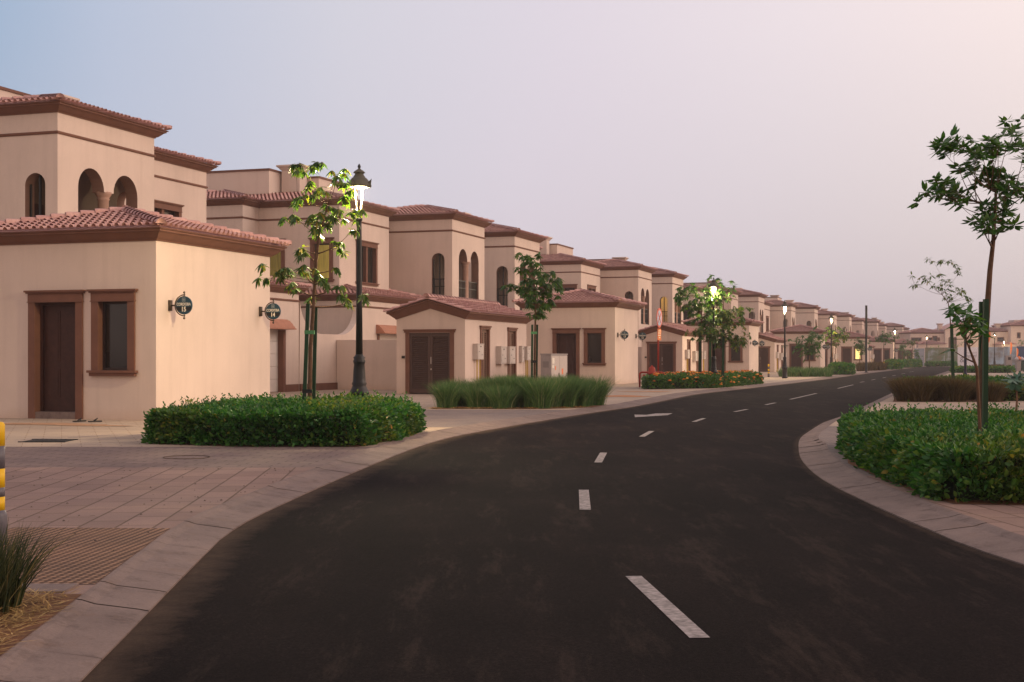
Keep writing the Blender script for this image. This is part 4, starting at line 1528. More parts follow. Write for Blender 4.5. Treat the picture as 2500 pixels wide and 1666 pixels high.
def at(px, d, z=0.0):
    """a point d metres ahead of the camera on the bearing of column px (photo is 2500 wide)"""
    return Vector(((px - 1250) / 3300 * d, d, z))


lamp_spots = [(877, 26.8, 'lit street lamp with black fluted base standing in the first hedge'), (1742.5, 64.8, 'lit street lamp rising between the three staked trees'),
              (1916, 90.4, 'lit street lamp standing free before the third utility hut'), (2029.6, 118, 'lit street lamp beside the yellow glowing tree'), (2184.5, 172, 'lit street lamp beside the tall leaning far tree'),
              (2262.7, 226, 'lit street lamp in front of the far printed hoarding'), (2428, 202, 'lit street lamp right of the near staked tree'), (2451.5, 290, 'small far lit street lamp left of the round glow'), (2463, 330, 'tiny farthest lit street lamp above the orange flag')]
lamp0 = make_lamp()
LAMP_P = 1050.0
for i, (px, d, lb) in enumerate(lamp_spots):
    o = lamp0 if i == 0 else copy_tree(lamp0)
    o.location = at(px, d)
    o.rotation_euler = (0, 0, 0.4 * i)
    tag(o, lb, 'street lamp', 'lit street lamps')
    li = bpy.data.lights.new('lamp_light', 'POINT')
    li.energy = LAMP_P * (1.0, 0.4, 0.8, 0.8, 0.8, 0.7, 0.7, 0.7, 0.7)[i]
    li.color = (1.0, 0.79, 0.46)
    li.shadow_soft_size = 0.06
    lo = bpy.data.objects.new('lamp_light', li)
    COL.objects.link(lo)
    lo.location = at(px, d, 4.66)
# lit loggia of the third near-side villa
li = bpy.data.lights.new('loggia_light', 'POINT')
li.energy = 75
li.color = (1.0, 0.66, 0.16)
li.shadow_soft_size = 0.1
lo = bpy.data.objects.new('loggia_light', li)
COL.objects.link(lo)
lo.location = module_pt(2, -9.6, 9.2, 7.2)

# bare black pole
mb = MB()
mb.lathe([(0.2, 0), (0.2, 0.03), (0.11, 0.05), (0.105, 3.0), (0.105, 6.1), (0.11, 6.12), (0.11, 6.2)], n=12)
o = mb.build('pole', M['black'], None, True, at(2115, 125))
o.name = 'bare_pole'
tag(o, 'tall bare black pole without a lantern beside the far hedge', 'pole')


# ------------------------------------------------------------------ leaves, beds
def leaves_mesh(name, C, A, B, L, W, mat, parent=None, droop=0.0):
    """C centres, A length axes, B width axes; folded two-part leaves"""
    n = len(C)
    L, W = np.asarray(L)[:, None], np.asarray(W)[:, None]
    Nn = np.cross(A, B)
    dr = np.array([0, 0, -1.0])[None, :] * droop
    v = np.stack([C, C + A * L * 0.35 - B * W * 0.5 + Nn * W * 0.12 + dr * L * 0.05, C + A * L * 0.35 + B * W * 0.5 + Nn * W * 0.12 + dr * L * 0.05,
                  C + A * L * 0.7 - B * W * 0.38 + Nn * W * 0.1 + dr * L * 0.22, C + A * L * 0.7 + B * W * 0.38 + Nn * W * 0.1 + dr * L * 0.22, C + A * L + dr * L * 0.5], 1).reshape(-1, 3)
    b = (np.arange(n) * 6)[:, None]
    F = [b + np.array([[0, 1, 2]]), b + np.array([[1, 3, 4, 2]]), b + np.array([[3, 5, 4]])]
    return np_mesh(name, v, F, mat, parent)


def unit(a):
    return a / np.maximum(np.linalg.norm(a, axis=1), 1e-9)[:, None]


def in_poly(P, poly):
    x, y = P[:, 0], P[:, 1]
    c = np.zeros(len(P), bool)
    for (x0, y0), (x1, y1) in zip(poly, poly[1:] + poly[:1]):
        t = ((y0 > y) != (y1 > y)) & (x < (x1 - x0) * (y - y0) / (y1 - y0 + 1e-12) + x0)
        c ^= t
    return c


def edge_dist(P, poly):
    d = np.full(len(P), 1e9)
    for a, b in zip(poly, poly[1:] + poly[:1]):
        a, b = np.array(a), np.array(b)
        ab = b - a
        t = np.clip(((P - a) @ ab) / (ab @ ab), 0, 1)
        d = np.minimum(d, np.linalg.norm(P - (a + t[:, None] * ab), axis=1))
    return d


def field(P, scale, seed):
    r = np.random.default_rng(seed)
    out = np.zeros(len(P))
    for k in range(7):
        a = r.uniform(0, 2 * math.pi)
        f = scale * r.uniform(0.6, 2.2)
        out += np.sin((P[:, 0] * math.cos(a) + P[:, 1] * math.sin(a)) * f + r.uniform(0, 6.28)) / 7
    return out


def hedge(name, label, poly, h, n, mat, leaf=(0.05, 0.022), core=None, seed=1, cat='hedge', group='clipped hedges', sprigs=0, low=0.0):
    r = np.random.default_rng(seed)
    poly = [tuple(p) for p in poly]
    P = np.array(poly)
    lo, hi = P.min(0), P.max(0)
    pts = r.uniform(lo, hi, (n * 6, 2))
    pts = pts[in_poly(pts, poly)]
    ed = edge_dist(pts, poly)
    # favour shell: edges (sides) and top
    area_top = len(pts)
    top_h = h * (1 + 0.16 * field(pts, 2.0, seed) + 0.09 * field(pts, 7.0, seed + 5)) - 0.16 * h * np.exp(-ed / 0.16)
    z_top = top_h - np.abs(r.normal(0, 0.10, len(pts))) * h
    k = r.permutation(len(pts))[: int(n * 0.55)]
    C1 = np.column_stack([pts[k], z_top[k]])
    # sides
    m = n - len(k)
    seg = [np.linalg.norm(np.subtract(b, a)) for a, b in zip(poly, poly[1:] + poly[:1])]
    ch = r.choice(len(poly), m, p=np.array(seg) / sum(seg))
    t = r.uniform(0, 1, m)
    a = P[ch]
    b = P[(ch + 1) % len(poly)]
    q = a + (b - a) * t[:, None]
    cen = P.mean(0)
    inward = unit(cen - q)
    dn = unit(np.column_stack([-(b - a)[:, 1], (b - a)[:, 0]]))
    dn *= np.sign((dn * inward).sum(1))[:, None]
    zz = low + (h * 0.95 - low) * r.uniform(0, 1, m) ** 0.85
    bul = 0.10 * field(np.column_stack([q[:, 0] + q[:, 1], zz * 3]), 3.0, seed + 9) + 0.05 - 0.10 * (zz / h) ** 3
    q = q - dn * (bul + r.normal(0.01, 0.045, m))[:, None]
    C2 = np.column_stack([q, zz])
    C = np.vstack([C1, C2])
    out = np.vstack([np.column_stack([r.normal(0, 0.5, (len(C1), 2)), np.full(len(C1), 0.9)]), np.column_stack([-dn, np.full(m, 0.35)])])
    A = unit(out + r.normal(0, 0.55, C.shape))
    B = unit(np.cross(A, r.normal(0, 1, C.shape)))
    gapn = field(np.column_stack([C[:, 0] + 0.6 * C[:, 2], C[:, 1] - 1.7 * C[:, 2]]), 8.0, seed + 21)
    keep = (gapn > -0.22) | (r.random(len(C)) < 0.22)
    C, A, B = C[keep], A[keep], B[keep]
    nl = len(C)
    sz = 0.55 + 1.15 * r.random(nl) ** 1.6
    parts = [(C, A, B, sz * leaf[0] * 1.15, sz * r.uniform(0.8, 1.2, nl) * leaf[1] * 1.1)]
    if sprigs:
        sp = r.uniform(lo, hi, (sprigs * 4, 2))
        sp = sp[in_poly(sp, poly)][:sprigs]
        SH = 0.03 + 0.17 * r.random(len(sp)) ** 2.0
        base = h * (1 + 0.16 * field(sp, 2.0, seed) + 0.09 * field(sp, 7.0, seed + 5)) - 0.04
        kk = 9
        tt = np.tile(np.linspace(0, 1, kk), len(sp))
        lean = np.repeat(r.normal(0, 0.25, (len(sp), 2)), kk, 0)
        cz = np.repeat(base, kk) + tt * np.repeat(SH, kk)
        cx = np.repeat(sp, kk, 0) + lean * (tt * np.repeat(SH, kk))[:, None]
        C = np.column_stack([cx, cz])
        ang = r.uniform(0, 6.28, len(C))
        A = unit(np.column_stack([np.cos(ang), np.sin(ang), r.uniform(0.5, 1.3, len(C))]))
        B = unit(np.cross(A, r.normal(0, 1, C.shape)))
        parts.append((C, A, B, r.uniform(0.7, 1.2, len(C)) * leaf[0], r.uniform(0.7, 1.2, len(C)) * leaf[1]))
    C, A, B = (np.vstack([p[i] for p in parts]) for i in range(3))
    L, W = (np.concatenate([p[i] for p in parts]) for i in (3, 4))
    root = empty(name)
    leaves_mesh('foliage', C, A, B, L, W, mat, root)
    # twiggy core just inside the leaf shell
    mc = MB()
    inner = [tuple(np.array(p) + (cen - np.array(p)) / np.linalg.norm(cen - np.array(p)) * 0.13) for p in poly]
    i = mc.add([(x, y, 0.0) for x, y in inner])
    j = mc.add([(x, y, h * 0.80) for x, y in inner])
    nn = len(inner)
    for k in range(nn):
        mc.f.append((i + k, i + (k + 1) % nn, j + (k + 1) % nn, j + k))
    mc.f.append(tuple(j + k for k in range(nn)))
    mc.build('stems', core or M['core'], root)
    return tag(root, label, cat, group)


def apron(poly, grow, z=0.006):
    P = np.array([tuple(p)[:2] for p in poly], float)
    c = P.mean(0)
    d = P - c
    Q = P + d / np.linalg.norm(d, axis=1)[:, None] * grow
    mb = MB()
    mb.face([(x, y, z) for x, y in Q])
    tag(mb.build('bed_soil', M['soil']), kind='structure')


def grass_bed(name, label, poly, h, n, mat, seed=1, width=0.008, lean=0.35, kind='stuff', clump=0.5, core=None):
    r = np.random.default_rng(seed)
    poly = [tuple(p) for p in poly]
    P = np.array(poly)
    lo, hi = P.min(0), P.max(0)
    # clumps
    nc = max(3, int((hi - lo).prod() / (clump * clump)))
    cs = r.uniform(lo, hi, (nc * 4, 2))
    cs = cs[in_poly(cs, poly)][:nc]
    k = r.integers(0, len(cs), n)
    off = r.normal(0, clump * 0.26, (n, 2))
    root_ = cs[k] + off * 0.55
    H = h * r.uniform(0.45, 1.08, n) * (0.72 + 0.42 * r.random(len(cs)))[k]
    dirv = unit(np.column_stack([off + r.normal(0, clump * 0.15, (n, 2)), np.zeros(n)]))
    ln = lean * r.uniform(0.3, 1.3, n) * np.minimum(1.6, 0.4 + np.linalg.norm(off, axis=1) / (clump * 0.26))
    side = np.column_stack([-dirv[:, 1], dirv[:, 0], np.zeros(n)])
    ang = r.uniform(0, math.pi, n)
    side = unit(np.column_stack([np.cos(ang), np.sin(ang), np.zeros(n)]))
    base = np.column_stack([root_, np.zeros(n)])
    V = []
    for t, wf in ((0, 1.0), (0.4, 0.95), (0.75, 0.65), (1.0, 0.0)):
        c = base + dirv * (ln * H * t ** 1.8)[:, None] + np.array([0, 0, 1.0]) * (H * (t - 0.18 * ln * t ** 3))[:, None]
        if wf > 0:
            V += [c - side * width * wf / 2, c + side * width * wf / 2]
        else:
            V += [c]
    V = np.stack(V, 1).reshape(-1, 3)
    b = (np.arange(n) * 7)[:, None]
    F = [b + np.array([[0, 1, 3, 2]]), b + np.array([[2, 3, 5, 4]]), b + np.array([[4, 5, 6]])]
    o = np_mesh(name, V, F, mat)
    return tag(o, label, 'grass', None, kind)


# soil under the planted beds
apron([(-5.85, 22.0), (-4.3, 21.3), (-2.45, 21.25), (-2.2, 22.4), (-1.95, 25.4), (-2.3, 26.6), (-5.4, 27.2)], 0.10)
apron([(5.02, 19.9), (4.62, 17.7), (4.42, 15.9), (4.28, 14.2), (4.28, 13.1), (5.2, 12.95), (8.5, 13.0), (8.9, 21.6), (6.0, 21.9), (5.25, 21.1)], 0.22)
apron([(-1.95, 36.9), (0.8, 36.9), (2.0, 38.0), (2.55, 39.7), (1.4, 41.2), (-1.4, 40.4)], 0.3)
apron([(12.15, 42.6), (15.4, 42.6), (16.0, 46.0), (13.2, 46.0)], 0.25)
apron([(5.9, 59.3), (9.15, 61.5), (13.3, 72.4), (12.3, 74.5), (6.4, 63.5)], 0.2)
# first hedge, left pavement
hedge('hedge', 'dense clipped green hedge at the foot of the first street lamp', [(-5.85, 22.0), (-4.3, 21.3), (-2.45, 21.25), (-2.2, 22.4), (-1.8, 25.4), (-2.3, 26.6), (-5.4, 27.2)], 0.55, 80000, M['leaf_hedge'], (0.058, 0.029), seed=3, sprigs=900)
# big right hedge
hedge('hedge', 'broad clipped green hedge round the two stakes on the right pavement', [(5.02, 19.9), (4.62, 17.7), (4.42, 15.9), (4.28, 14.2), (4.28, 13.1), (5.2, 12.95), (8.5, 13.0), (8.9, 21.6), (6.0, 21.9), (5.25, 21.1)], 0.52, 130000, M['leaf_hedge'], (0.052, 0.026), seed=5, sprigs=1500)
# fountain grass
grass_bed('fountain_grass', 'long bed of green fountain grass before the first utility hut', [(-1.95, 36.9), (0.8, 36.9), (2.0, 38.0), (2.55, 39.7), (1.4, 41.2), (-1.4, 40.4)], 0.84, 80000, M['blade'], 7, 0.009, 0.40, 'stuff', 0.6)
grass_bed('soil_litter', 'strip of dry litter under the fountain grass', [(-2.15, 36.75), (0.9, 36.75), (2.1, 37.9), (2.0, 38.1), (0.7, 37.1), (-2.1, 37.0)], 0.06, 1500, M['straw'], 8, 0.02, 1.4)
# brown grass on the right
grass_bed('brown_grass', 'bed of brown fountain grass on the right pavement', [(12.15, 42.6), (15.4, 42.6), (16.0, 46.0), (13.2, 46.0)], 0.76, 34000, M['blade_brown'], 9, 0.013, 0.5, 'stuff', 0.8)
hedge('hedge', 'low green hedge behind the brown grass on the right', [(13.6, 47.0), (18.5, 47.0), (18.8, 49.6), (14.2, 49.6)], 0.62, 15000, M['leaf_hedge'], (0.08, 0.035), seed=12, sprigs=80)
# flower bed
fb = hedge('flower_bed', 'low green bed dotted with orange blossoms before the staked trees', [(5.9, 59.3), (9.15, 61.5), (13.3, 72.4), (12.3, 74.5), (6.4, 63.5)], 0.56, 42000, M['leaf_dark'], (0.085, 0.042), seed=14, cat='flower bed', group='planted beds', sprigs=150)
r_ = np.random.default_rng(4)
fp = r_.uniform((5.8, 59.2), (13.4, 74.5), (1600, 2))
fpoly = [(5.9, 59.3), (9.15, 61.5), (13.3, 72.4), (12.3, 74.5), (6.4, 63.5)]
fp = fp[in_poly(fp, fpoly)]
ed_ = edge_dist(fp, fpoly)
fp = fp[(ed_ < 0.5) | (r_.random(len(fp)) < 0.5)][:420]
ed_ = edge_dist(fp, fpoly)
fz = np.where(ed_ < 0.28, r_.uniform(0.12, 0.52, len(fp)), r_.uniform(0.56, 0.70, len(fp)))
mb = MB()
for (x, y), z in zip(fp, fz):
    rr = random.uniform(0.05, 0.095)
    yy = y - (0.10 if z < 0.53 else 0.0)
    x = x + (0.24 if z < 0.53 else 0.0)
    mb.lathe([(0.004, z - rr * 0.3), (rr, z), (rr * 0.75, z + rr * 0.5), (0.004, z + rr * 0.7)], x, yy, 6)
tag(mb.build('blossoms', M['flower'], fb), kind='stuff')
# farther beds on the left
grass_bed('fountain_grass', 'green fountain grass round the foot of the third lamp', [tuple(at(1903, 97)[:2]), tuple(at(2024, 98)[:2]), tuple(at(2030, 103)[:2]), tuple(at(1915, 102)[:2])], 0.72, 9000, M['blade'], 17, 0.025, 0.35)
hedge('hedge', 'rounded green hedge right of the far fountain grass', [tuple(at(2030, 108)[:2]), tuple(at(2078, 112)[:2]), tuple(at(2082, 118)[:2]), tuple(at(2028, 114)[:2])], 0.85, 7000, M['leaf_hedge'], (0.13, 0.06), seed=21)
grass_bed('brown_grass', 'far bed of brown grass beside the bare black pole', [tuple(at(2092, 134)[:2]), tuple(at(2160, 150)[:2]), tuple(at(2160, 156)[:2]), tuple(at(2098, 142)[:2])], 0.95, 6000, M['blade_brown'], 22, 0.04, 0.3)
hedge('hedge', 'far green hedge below the fifth lamp', [tuple(at(2165, 157)[:2]), tuple(at(2200, 166)[:2]), tuple(at(2200, 174)[:2]), tuple(at(2162, 166)[:2])], 0.95, 4000, M['leaf_hedge'], (0.18, 0.09), seed=23)
hedge('hedge', 'far green hedge tip at the bend of the road', [tuple(at(2203, 184)[:2]), tuple(at(2240, 196)[:2]), tuple(at(2248, 204)[:2]), tuple(at(2200, 196)[:2])], 0.95, 5000, M['leaf_hedge'], (0.2, 0.1), seed=24)
hedge('hedge', 'thin far hedge line under the printed hoarding', [tuple(at(2262, 206)[:2]), tuple(at(2332, 209)[:2]), tuple(at(2332, 211)[:2]), tuple(at(2262, 208)[:2])], 0.6, 2500, M['leaf_hedge'], (0.2, 0.1), seed=25)
hedge('hedge', 'low far hedge strip on the right pavement below the hoarding', [tuple(at(2326, 122)[:2]), tuple(at(2470, 122)[:2]), tuple(at(2470, 128)[:2]), tuple(at(2330, 128)[:2])], 0.45, 6000, M['leaf_hedge'], (0.15, 0.07), seed=26)
grass_bed('brown_grass', 'brown grass strip at the foot of the right far lamp', [tuple(at(2405, 160)[:2]), tuple(at(2448, 160)[:2]), tuple(at(2448, 166)[:2]), tuple(at(2405, 166)[:2])], 0.6, 2500, M['blade_brown'], 27, 0.05, 0.3)
grass_bed('lawn', 'green lawn strip before the far hoarding on the right', [tuple(at(2400, 176)[:2]), tuple(at(2500, 176)[:2]), tuple(at(2500, 190)[:2]), tuple(at(2400, 190)[:2])], 0.4, 5000, M['blade'], 28, 0.08, 0.3)
hedge('hedge', 'leafy low hedge at the right edge beyond the brown grass', [(15.7, 43.5), (19.5, 43.5), (19.5, 46.0), (16.3, 46.0)], 0.50, 11000, M['leaf_tree'], (0.10, 0.045), seed=29, sprigs=60)

# near-left reed clump and straw litter
def clump(name, label, cx, cy, rad, h, n, mat, seed):
    r = np.random.default_rng(seed)
    ang = r.uniform(0, 6.28, n)
    rr = rad * np.sqrt(r.random(n))
    base = np.column_stack([cx + rr * np.cos(ang), cy + rr * np.sin(ang), np.zeros(n)])
    d = unit(np.column_stack([np.cos(ang) + r.normal(0, .5, n), np.sin(ang) + r.normal(0, .5, n), np.zeros(n)]))
    H = h * r.uniform(0.5, 1.1, n)
    ln = r.uniform(0.05, 0.55, n) * (0.4 + rr / rad)
    a2 = r.uniform(0, math.pi, n)
    side = np.column_stack([np.cos(a2), np.sin(a2), np.zeros(n)])
    V = []
    wd = r.uniform(0.004, 0.010, n)[:, None]
    for t, wf in ((0, 1.0), (0.35, 1.0), (0.7, 0.75), (1.0, 0.0)):
        c = base + d * (ln * H * t ** 1.7)[:, None] + np.array([0, 0, 1.0]) * (H * (t - 0.15 * ln * t ** 3))[:, None]
        V += [c - side * wd * wf / 2, c + side * wd * wf / 2] if wf > 0 else [c]
    V = np.stack(V, 1).reshape(-1, 3)
    b = (np.arange(n) * 7)[:, None]
    o = np_mesh(name, V, [b + np.array([[0, 1, 3, 2]]), b + np.array([[2, 3, 5, 4]]), b + np.array([[4, 5, 6]])], mat)
    return tag(o, label, 'grass clump')


clump('grass_clump', 'reedy dark grass clump in the soil bed at the near left corner', -3.0, 7.45, 0.27, 0.47, 1500, M['blade_near'], 31)
r_ = np.random.default_rng(33)
n = 5200
bx = np.column_stack([r_.uniform(-3.3, -2.1, n), r_.uniform(5.2, 7.9, n)])
kerbx = np.interp(bx[:, 1], Lo[:, 1], Lo[:, 0])
bx = bx[bx[:, 0] < kerbx - 0.05]
n = len(bx)
a_ = r_.uniform(0, math.pi, n)
A_ = np.column_stack([np.cos(a_), np.sin(a_), r_.uniform(-0.05, 0.25, n)])
leaves_o = leaves_mesh('straw_mulch', np.column_stack([bx, r_.uniform(0.006, 0.03, n)]), unit(A_), unit(np.column_stack([-np.sin(a_), np.cos(a_), np.zeros(n)])), r_.uniform(0.05, 0.17, n), r_.uniform(0.004, 0.010, n), M['straw'])
tag(leaves_o, 'dry straw mulch on the soil bed at the near left corner', 'mulch', None, 'stuff')
# scattered grit and leaf bits on the paving
n = 420
gx = np.column_stack([r_.uniform(-6.5, -2.5, n), r_.uniform(8.4, 17, n)])
kerbx = np.interp(gx[:, 1], Lo[:, 1], Lo[:, 0])
gx = gx[gx[:, 0] < kerbx - 0.05]
mb = MB()
for x, y in gx[:170]:
    q = random.uniform(0.004, 0.014)
    a = random.uniform(0, 6.28)
    pts = [(x + q * random.uniform(.7, 1.4) * math.cos(a + k * 2 * math.pi / 5), y + q * random.uniform(.7, 1.4) * math.sin(a + k * 2 * math.pi / 5), 0.005) for k in range(5)]
    top = (x, y, 0.005 + q * 0.8)
    for k in range(5):
        mb.face([pts[k], pts[(k + 1) % 5], top])
tag(mb.build('grit', M['dirt']), 'dark grit and leaf crumbs scattered over the near paving', 'grit', None, 'stuff')


# ------------------------------------------------------------------ trees
def bez(a, b, c, n=6):
    return [a * (1 - t) ** 2 + b * 2 * t * (1 - t) + c * t * t for t in [k / n for k in range(n + 1)]]


def whorl(r, c, axis, n, L, W, droop, out):
    """a rosette of long leaves round a twig tip"""
    axis = Vector(axis).normalized()
    a = axis.orthogonal().normalized()
    b = axis.cross(a)
    for k in range(n):
        th = 2 * math.pi * k / n + r.uniform(-0.3, 0.3)
        el = r.uniform(-0.25, 0.5)
        d = (a * math.cos(th) + b * math.sin(th)) * math.cos(el) + axis * math.sin(el)
        d = (d + Vector((0, 0, -droop * r.uniform(0.5, 1.3)))).normalized()
        w = d.cross(Vector((r.uniform(-.4, .4), r.uniform(-.4, .4), 1.0)))
        w = w.normalized() if w.length > 1e-3 else a
        out.append((c + d * L * 0.05, d, w, L * r.uniform(0.65, 1.15), W * r.uniform(0.75, 1.15)))


def make_tree(name, label, trunk, clusters, r0, mat, L=0.24, W=0.07, nleaf=11, droop=0.6, seed=1, group='young street trees', twig=0.012, extra=0, spread=0.0):
    """trunk: list of points; clusters: world points where leaf rosettes sit"""
    r = random.Random(seed)
    root = empty(name, trunk[0])
    org = Vector(trunk[0])
    tr = [Vector(p) for p in trunk]
    path = []
    for a, b in zip(tr, tr[1:]):
        for k in range(4):
            path.append(a.lerp(b, k / 4))
    path.append(tr[-1])
    m = len(path)
    mb = MB(lambda p: (p[0] - org.x, p[1] - org.y, p[2] - org.z))
    rad = [r0 * (1 - 0.72 * k / (m - 1)) for k in range(m)]
    mb.tube(path, rad, 8)
    nodes = [(p, q) for p, q in zip(path, rad) if p.z > org.z + 0.38 * (tr[-1].z - org.z)]
    out = []
    top = tr[-1]
    for c in sorted([Vector(c) for c in clusters], key=lambda c: (c - top).length):
        best, bd = None, 1e9
        for p, q in nodes:
            d = (p - c).length + max(0, p.z - c.z + 0.15) * 1.5 + (0.35 if q < 0.008 else 0)
            if d < bd:
                best, bd = (p, q), d
        p, q = best
        mid = p.lerp(c, 0.5) + Vector((r.uniform(-.05, .05), r.uniform(-.05, .05), -0.10 * (p - c).length))
        pts = bez(p, mid, c, 5)
        q0 = min(q * 0.7, twig * 1.6)
        rr = [q0 + (twig * 0.35 - q0) * k / 5 for k in range(6)]
        mb.tube(pts, rr, 5)
        nodes += [(pp, qq) for pp, qq in zip(pts[1:], rr[1:])]
        ax = (c - mid).normalized() + Vector((0, 0, 0.5))
        whorl(r, c, ax, nleaf, L, W, droop, out)
        for e in range(extra):
            cc = c + Vector((r.gauss(0, spread), r.gauss(0, spread), r.gauss(0, spread * 0.8)))
            mb.tube([c.lerp(p, 0.15), cc], [twig * 0.4, twig * 0.25], 4)
            whorl(r, cc, ax + Vector((r.uniform(-.6, .6), r.uniform(-.6, .6), 0)), nleaf, L * r.uniform(.8, 1.05), W, droop, out)
    mb.build('trunk', M['bark'], root, True)
    C = np.array([tuple(o[0] - org) for o in out])
    leaves_mesh('crown', C, np.array([tuple(o[1]) for o in out]), np.array([tuple(o[2]) for o in out]), [o[3] for o in out], [o[4] for o in out], mat, root, droop * 0.5)
    return tag(root, label, 'tree', group)


def stake(label, a, b, w=0.09, ties=()):
    mb = MB()
    a, b = Vector(a), Vector(b)
    d = (b - a).normalized()
    x = Vector((1, 0, 0))
    y = d.cross(x).normalized()
    x = y.cross(d).normalized()
    c = [(x * i + y * j) * w / 2 for i, j in ((-1, -1), (1, -1), (1, 1), (-1, 1))]
    i = mb.add([a + q for q in c])
    j = mb.add([b + q for q in c])
    for k in range(4):
        mb.f.append((i + k, i + (k + 1) % 4, j + (k + 1) % 4, j + k))
    mb.f.append((j, j + 1, j + 2, j + 3))
    o = mb.build('tree_stake', M['stake'])
    for f in ties:
        p = a.lerp(b, f)
        mt = MB()
        mt.box(p.x - w * 0.62, p.x + w * 0.62 + 0.10, p.y - w * 0.62, p.y + w * 0.62, p.z - 0.035, p.z + 0.035)
        mt.build('tie', M['tie'] if f > 0.6 else M['rubber'], o)
    return tag(o, label, 'tree stake', 'green tree stakes')


def pxz(px, py, d):
    """point at distance d seen in column px, row py of the photo"""
    return Vector(((px - 1250) / 3300 * d, d, EYE + (873 - py) / 3300 * d))


def cl(list_, ox, oy, sc, d, seed, dy=0.5):
    r = random.Random(seed)
    return [pxz(ox + x * sc, oy + y * sc, d + r.uniform(-dy, dy)) for x, y in list_]


# tree 1, in the first hedge, lit by the first lamp
D1 = 25.6
c1 = cl([(370, 80), (440, 70), (400, 140), (480, 150), (600, 60), (650, 60), (560, 120), (800, 190), (860, 170), (770, 240), (850, 260), (540, 240), (520, 290), (600, 330), (640, 300), (580, 380), (440, 390), (410, 400), (690, 450), (720, 480),
         (640, 540), (560, 560), (600, 620), (680, 580), (740, 560), (770, 590), (700, 640), (530, 590), (270, 590), (370, 560), (390, 590), (880, 380), (900, 340), (860, 400), (810, 510), (930, 540), (1000, 520), (980, 620), (950, 700), (460, 880), (440, 900), (490, 920), (480, 1040), (460, 1090), (840, 820), (820, 870),
         (800, 1080), (620, 1130), (660, 1170), (700, 1200), (70, 1030), (120, 1170), (210, 1110), (240, 1160), (320, 1070), (290, 1110), (330, 1240), (400, 1270), (800, 1240), (820, 1330), (1060, 1330), (920, 1400), (540, 1370), (580, 720), (620, 690)],
        620, 380, .2551, D1, 41, 0.45)
make_tree('street_tree', 'slender street tree with drooping leaf clusters lit yellow-green by the first lamp', [at(755, D1), pxz(758, 850, D1), pxz(765, 750, D1), pxz(772, 640, D1), pxz(780, 560, D1), pxz(788, 545, D1), pxz(800, 500, D1)], c1, 0.045, M['leaf_tree'], 0.165, 0.048, 14, 1.0, 5, twig=0.010, extra=1, spread=0.075)
stake('green stake left of the trunk of the first lamp-lit tree', at(740, D1 - 0.25), pxz(752, 743, D1 - 0.25), 0.066, (0.78, 0.32))
stake('green stake right of the trunk of the first lamp-lit tree', at(764, D1 + 0.2), pxz(771, 750, D1 + 0.2), 0.066)

# tree 2, in the fountain grass
D2 = 38.6
c2 = cl([(130, 340), (200, 330), (250, 360), (150, 420), (230, 440), (190, 500), (200, 390), (300, 500), (340, 540), (440, 560), (520, 560), (500, 620), (580, 640), (560, 720), (600, 680), (470, 690), (160, 640), (220, 620), (280, 640), (340, 650), (400, 700), (130, 720), (200, 730), (270, 760),
         (340, 740), (420, 770), (180, 820), (250, 830), (320, 830), (390, 840), (460, 830), (210, 900), (290, 900), (360, 900), (440, 950), (500, 940), (300, 960), (330, 1040), (370, 1070), (290, 1090), (-20, 740), (60, 720)], 1250, 560, .1913, D2, 43, 0.5)
make_tree('street_tree', 'small staked tree with dark drooping leaves behind the fountain grass', [at(1305, D2), pxz(1306, 850, D2), pxz(1307, 780, D2), pxz(1308, 720, D2), pxz(1300, 670, D2)], c2, 0.04, M['leaf_tree2'], 0.20, 0.06, 14, 0.75, 6, extra=2, spread=0.13)
stake('left green stake of the small tree behind the fountain grass', at(1298, D2 - 0.2), pxz(1299.5, 793, D2 - 0.2), 0.06, (0.9, 0.55))
stake('right green stake of the small tree behind the fountain grass', at(1309, D2 + 0.15), pxz(1311.5, 793, D2 + 0.15), 0.06)


def rnd_crown(px, d, x0, x1, y0, y1, n, seed, dy=0.9):
    r = random.Random(seed)
    out = []
    while len(out) < n:
        u, v, w = r.uniform(-1, 1), r.uniform(-1, 1), r.uniform(-1, 1)
        if u * u + v * v + w * w > 1.05:
            continue
        out.append(pxz((x0 + x1) / 2 + u * (x1 - x0) / 2, (y0 + y1) / 2 + v * (y1 - y0) / 2, d + w * dy))
    return out


# trees 3 to 5, in the flower bed
for (px, d, boxes, lb, sd, nm) in [(1711, 63.6, [(1652, 1750, 690, 790, 34), (1695, 1760, 780, 835, 12), (1650, 1690, 705, 735, 6)], 'left of the three staked trees, dark dense crown above the flower bed', 51, 22),
                                   (1736, 66.0, [(1700, 1790, 682, 745, 26), (1720, 1790, 750, 800, 16)], 'middle of the three staked trees beside the hidden lamp', 52, 20),
                                   (1763, 63.2, [(1730, 1805, 790, 835, 16), (1745, 1800, 740, 800, 12), (1780, 1820, 825, 845, 5), (1800, 1818, 745, 790, 7), (1690, 1735, 790, 835, 7)], 'right of the three staked trees, lower leaves lit yellow-green', 53, 20)]:
    cs = [p for (x0, x1, y0, y1, n) in boxes for p in rnd_crown(px, d, x0, x1, y0, y1, n, sd + int(x0), 0.8)]
    make_tree('street_tree', lb, [at(px, d), pxz(px, 860, d), pxz(px + 1, 812, d), pxz(px + 2, 770, d), pxz(px + 4, 730, d)], cs, 0.05, M['leaf_tree2'] if sd != 53 else M['leaf_tree'], 0.24, 0.072, 12, 0.7, sd, extra=2, spread=0.24)
    stake('green stake of the %s tree in the flower bed' % {51: 'left', 52: 'middle', 53: 'right'}[sd], at(px - 3 if sd != 53 else px + 2, d - 0.25), pxz(px - 2 if sd != 53 else px + 3, 806, d - 0.25), 0.11)

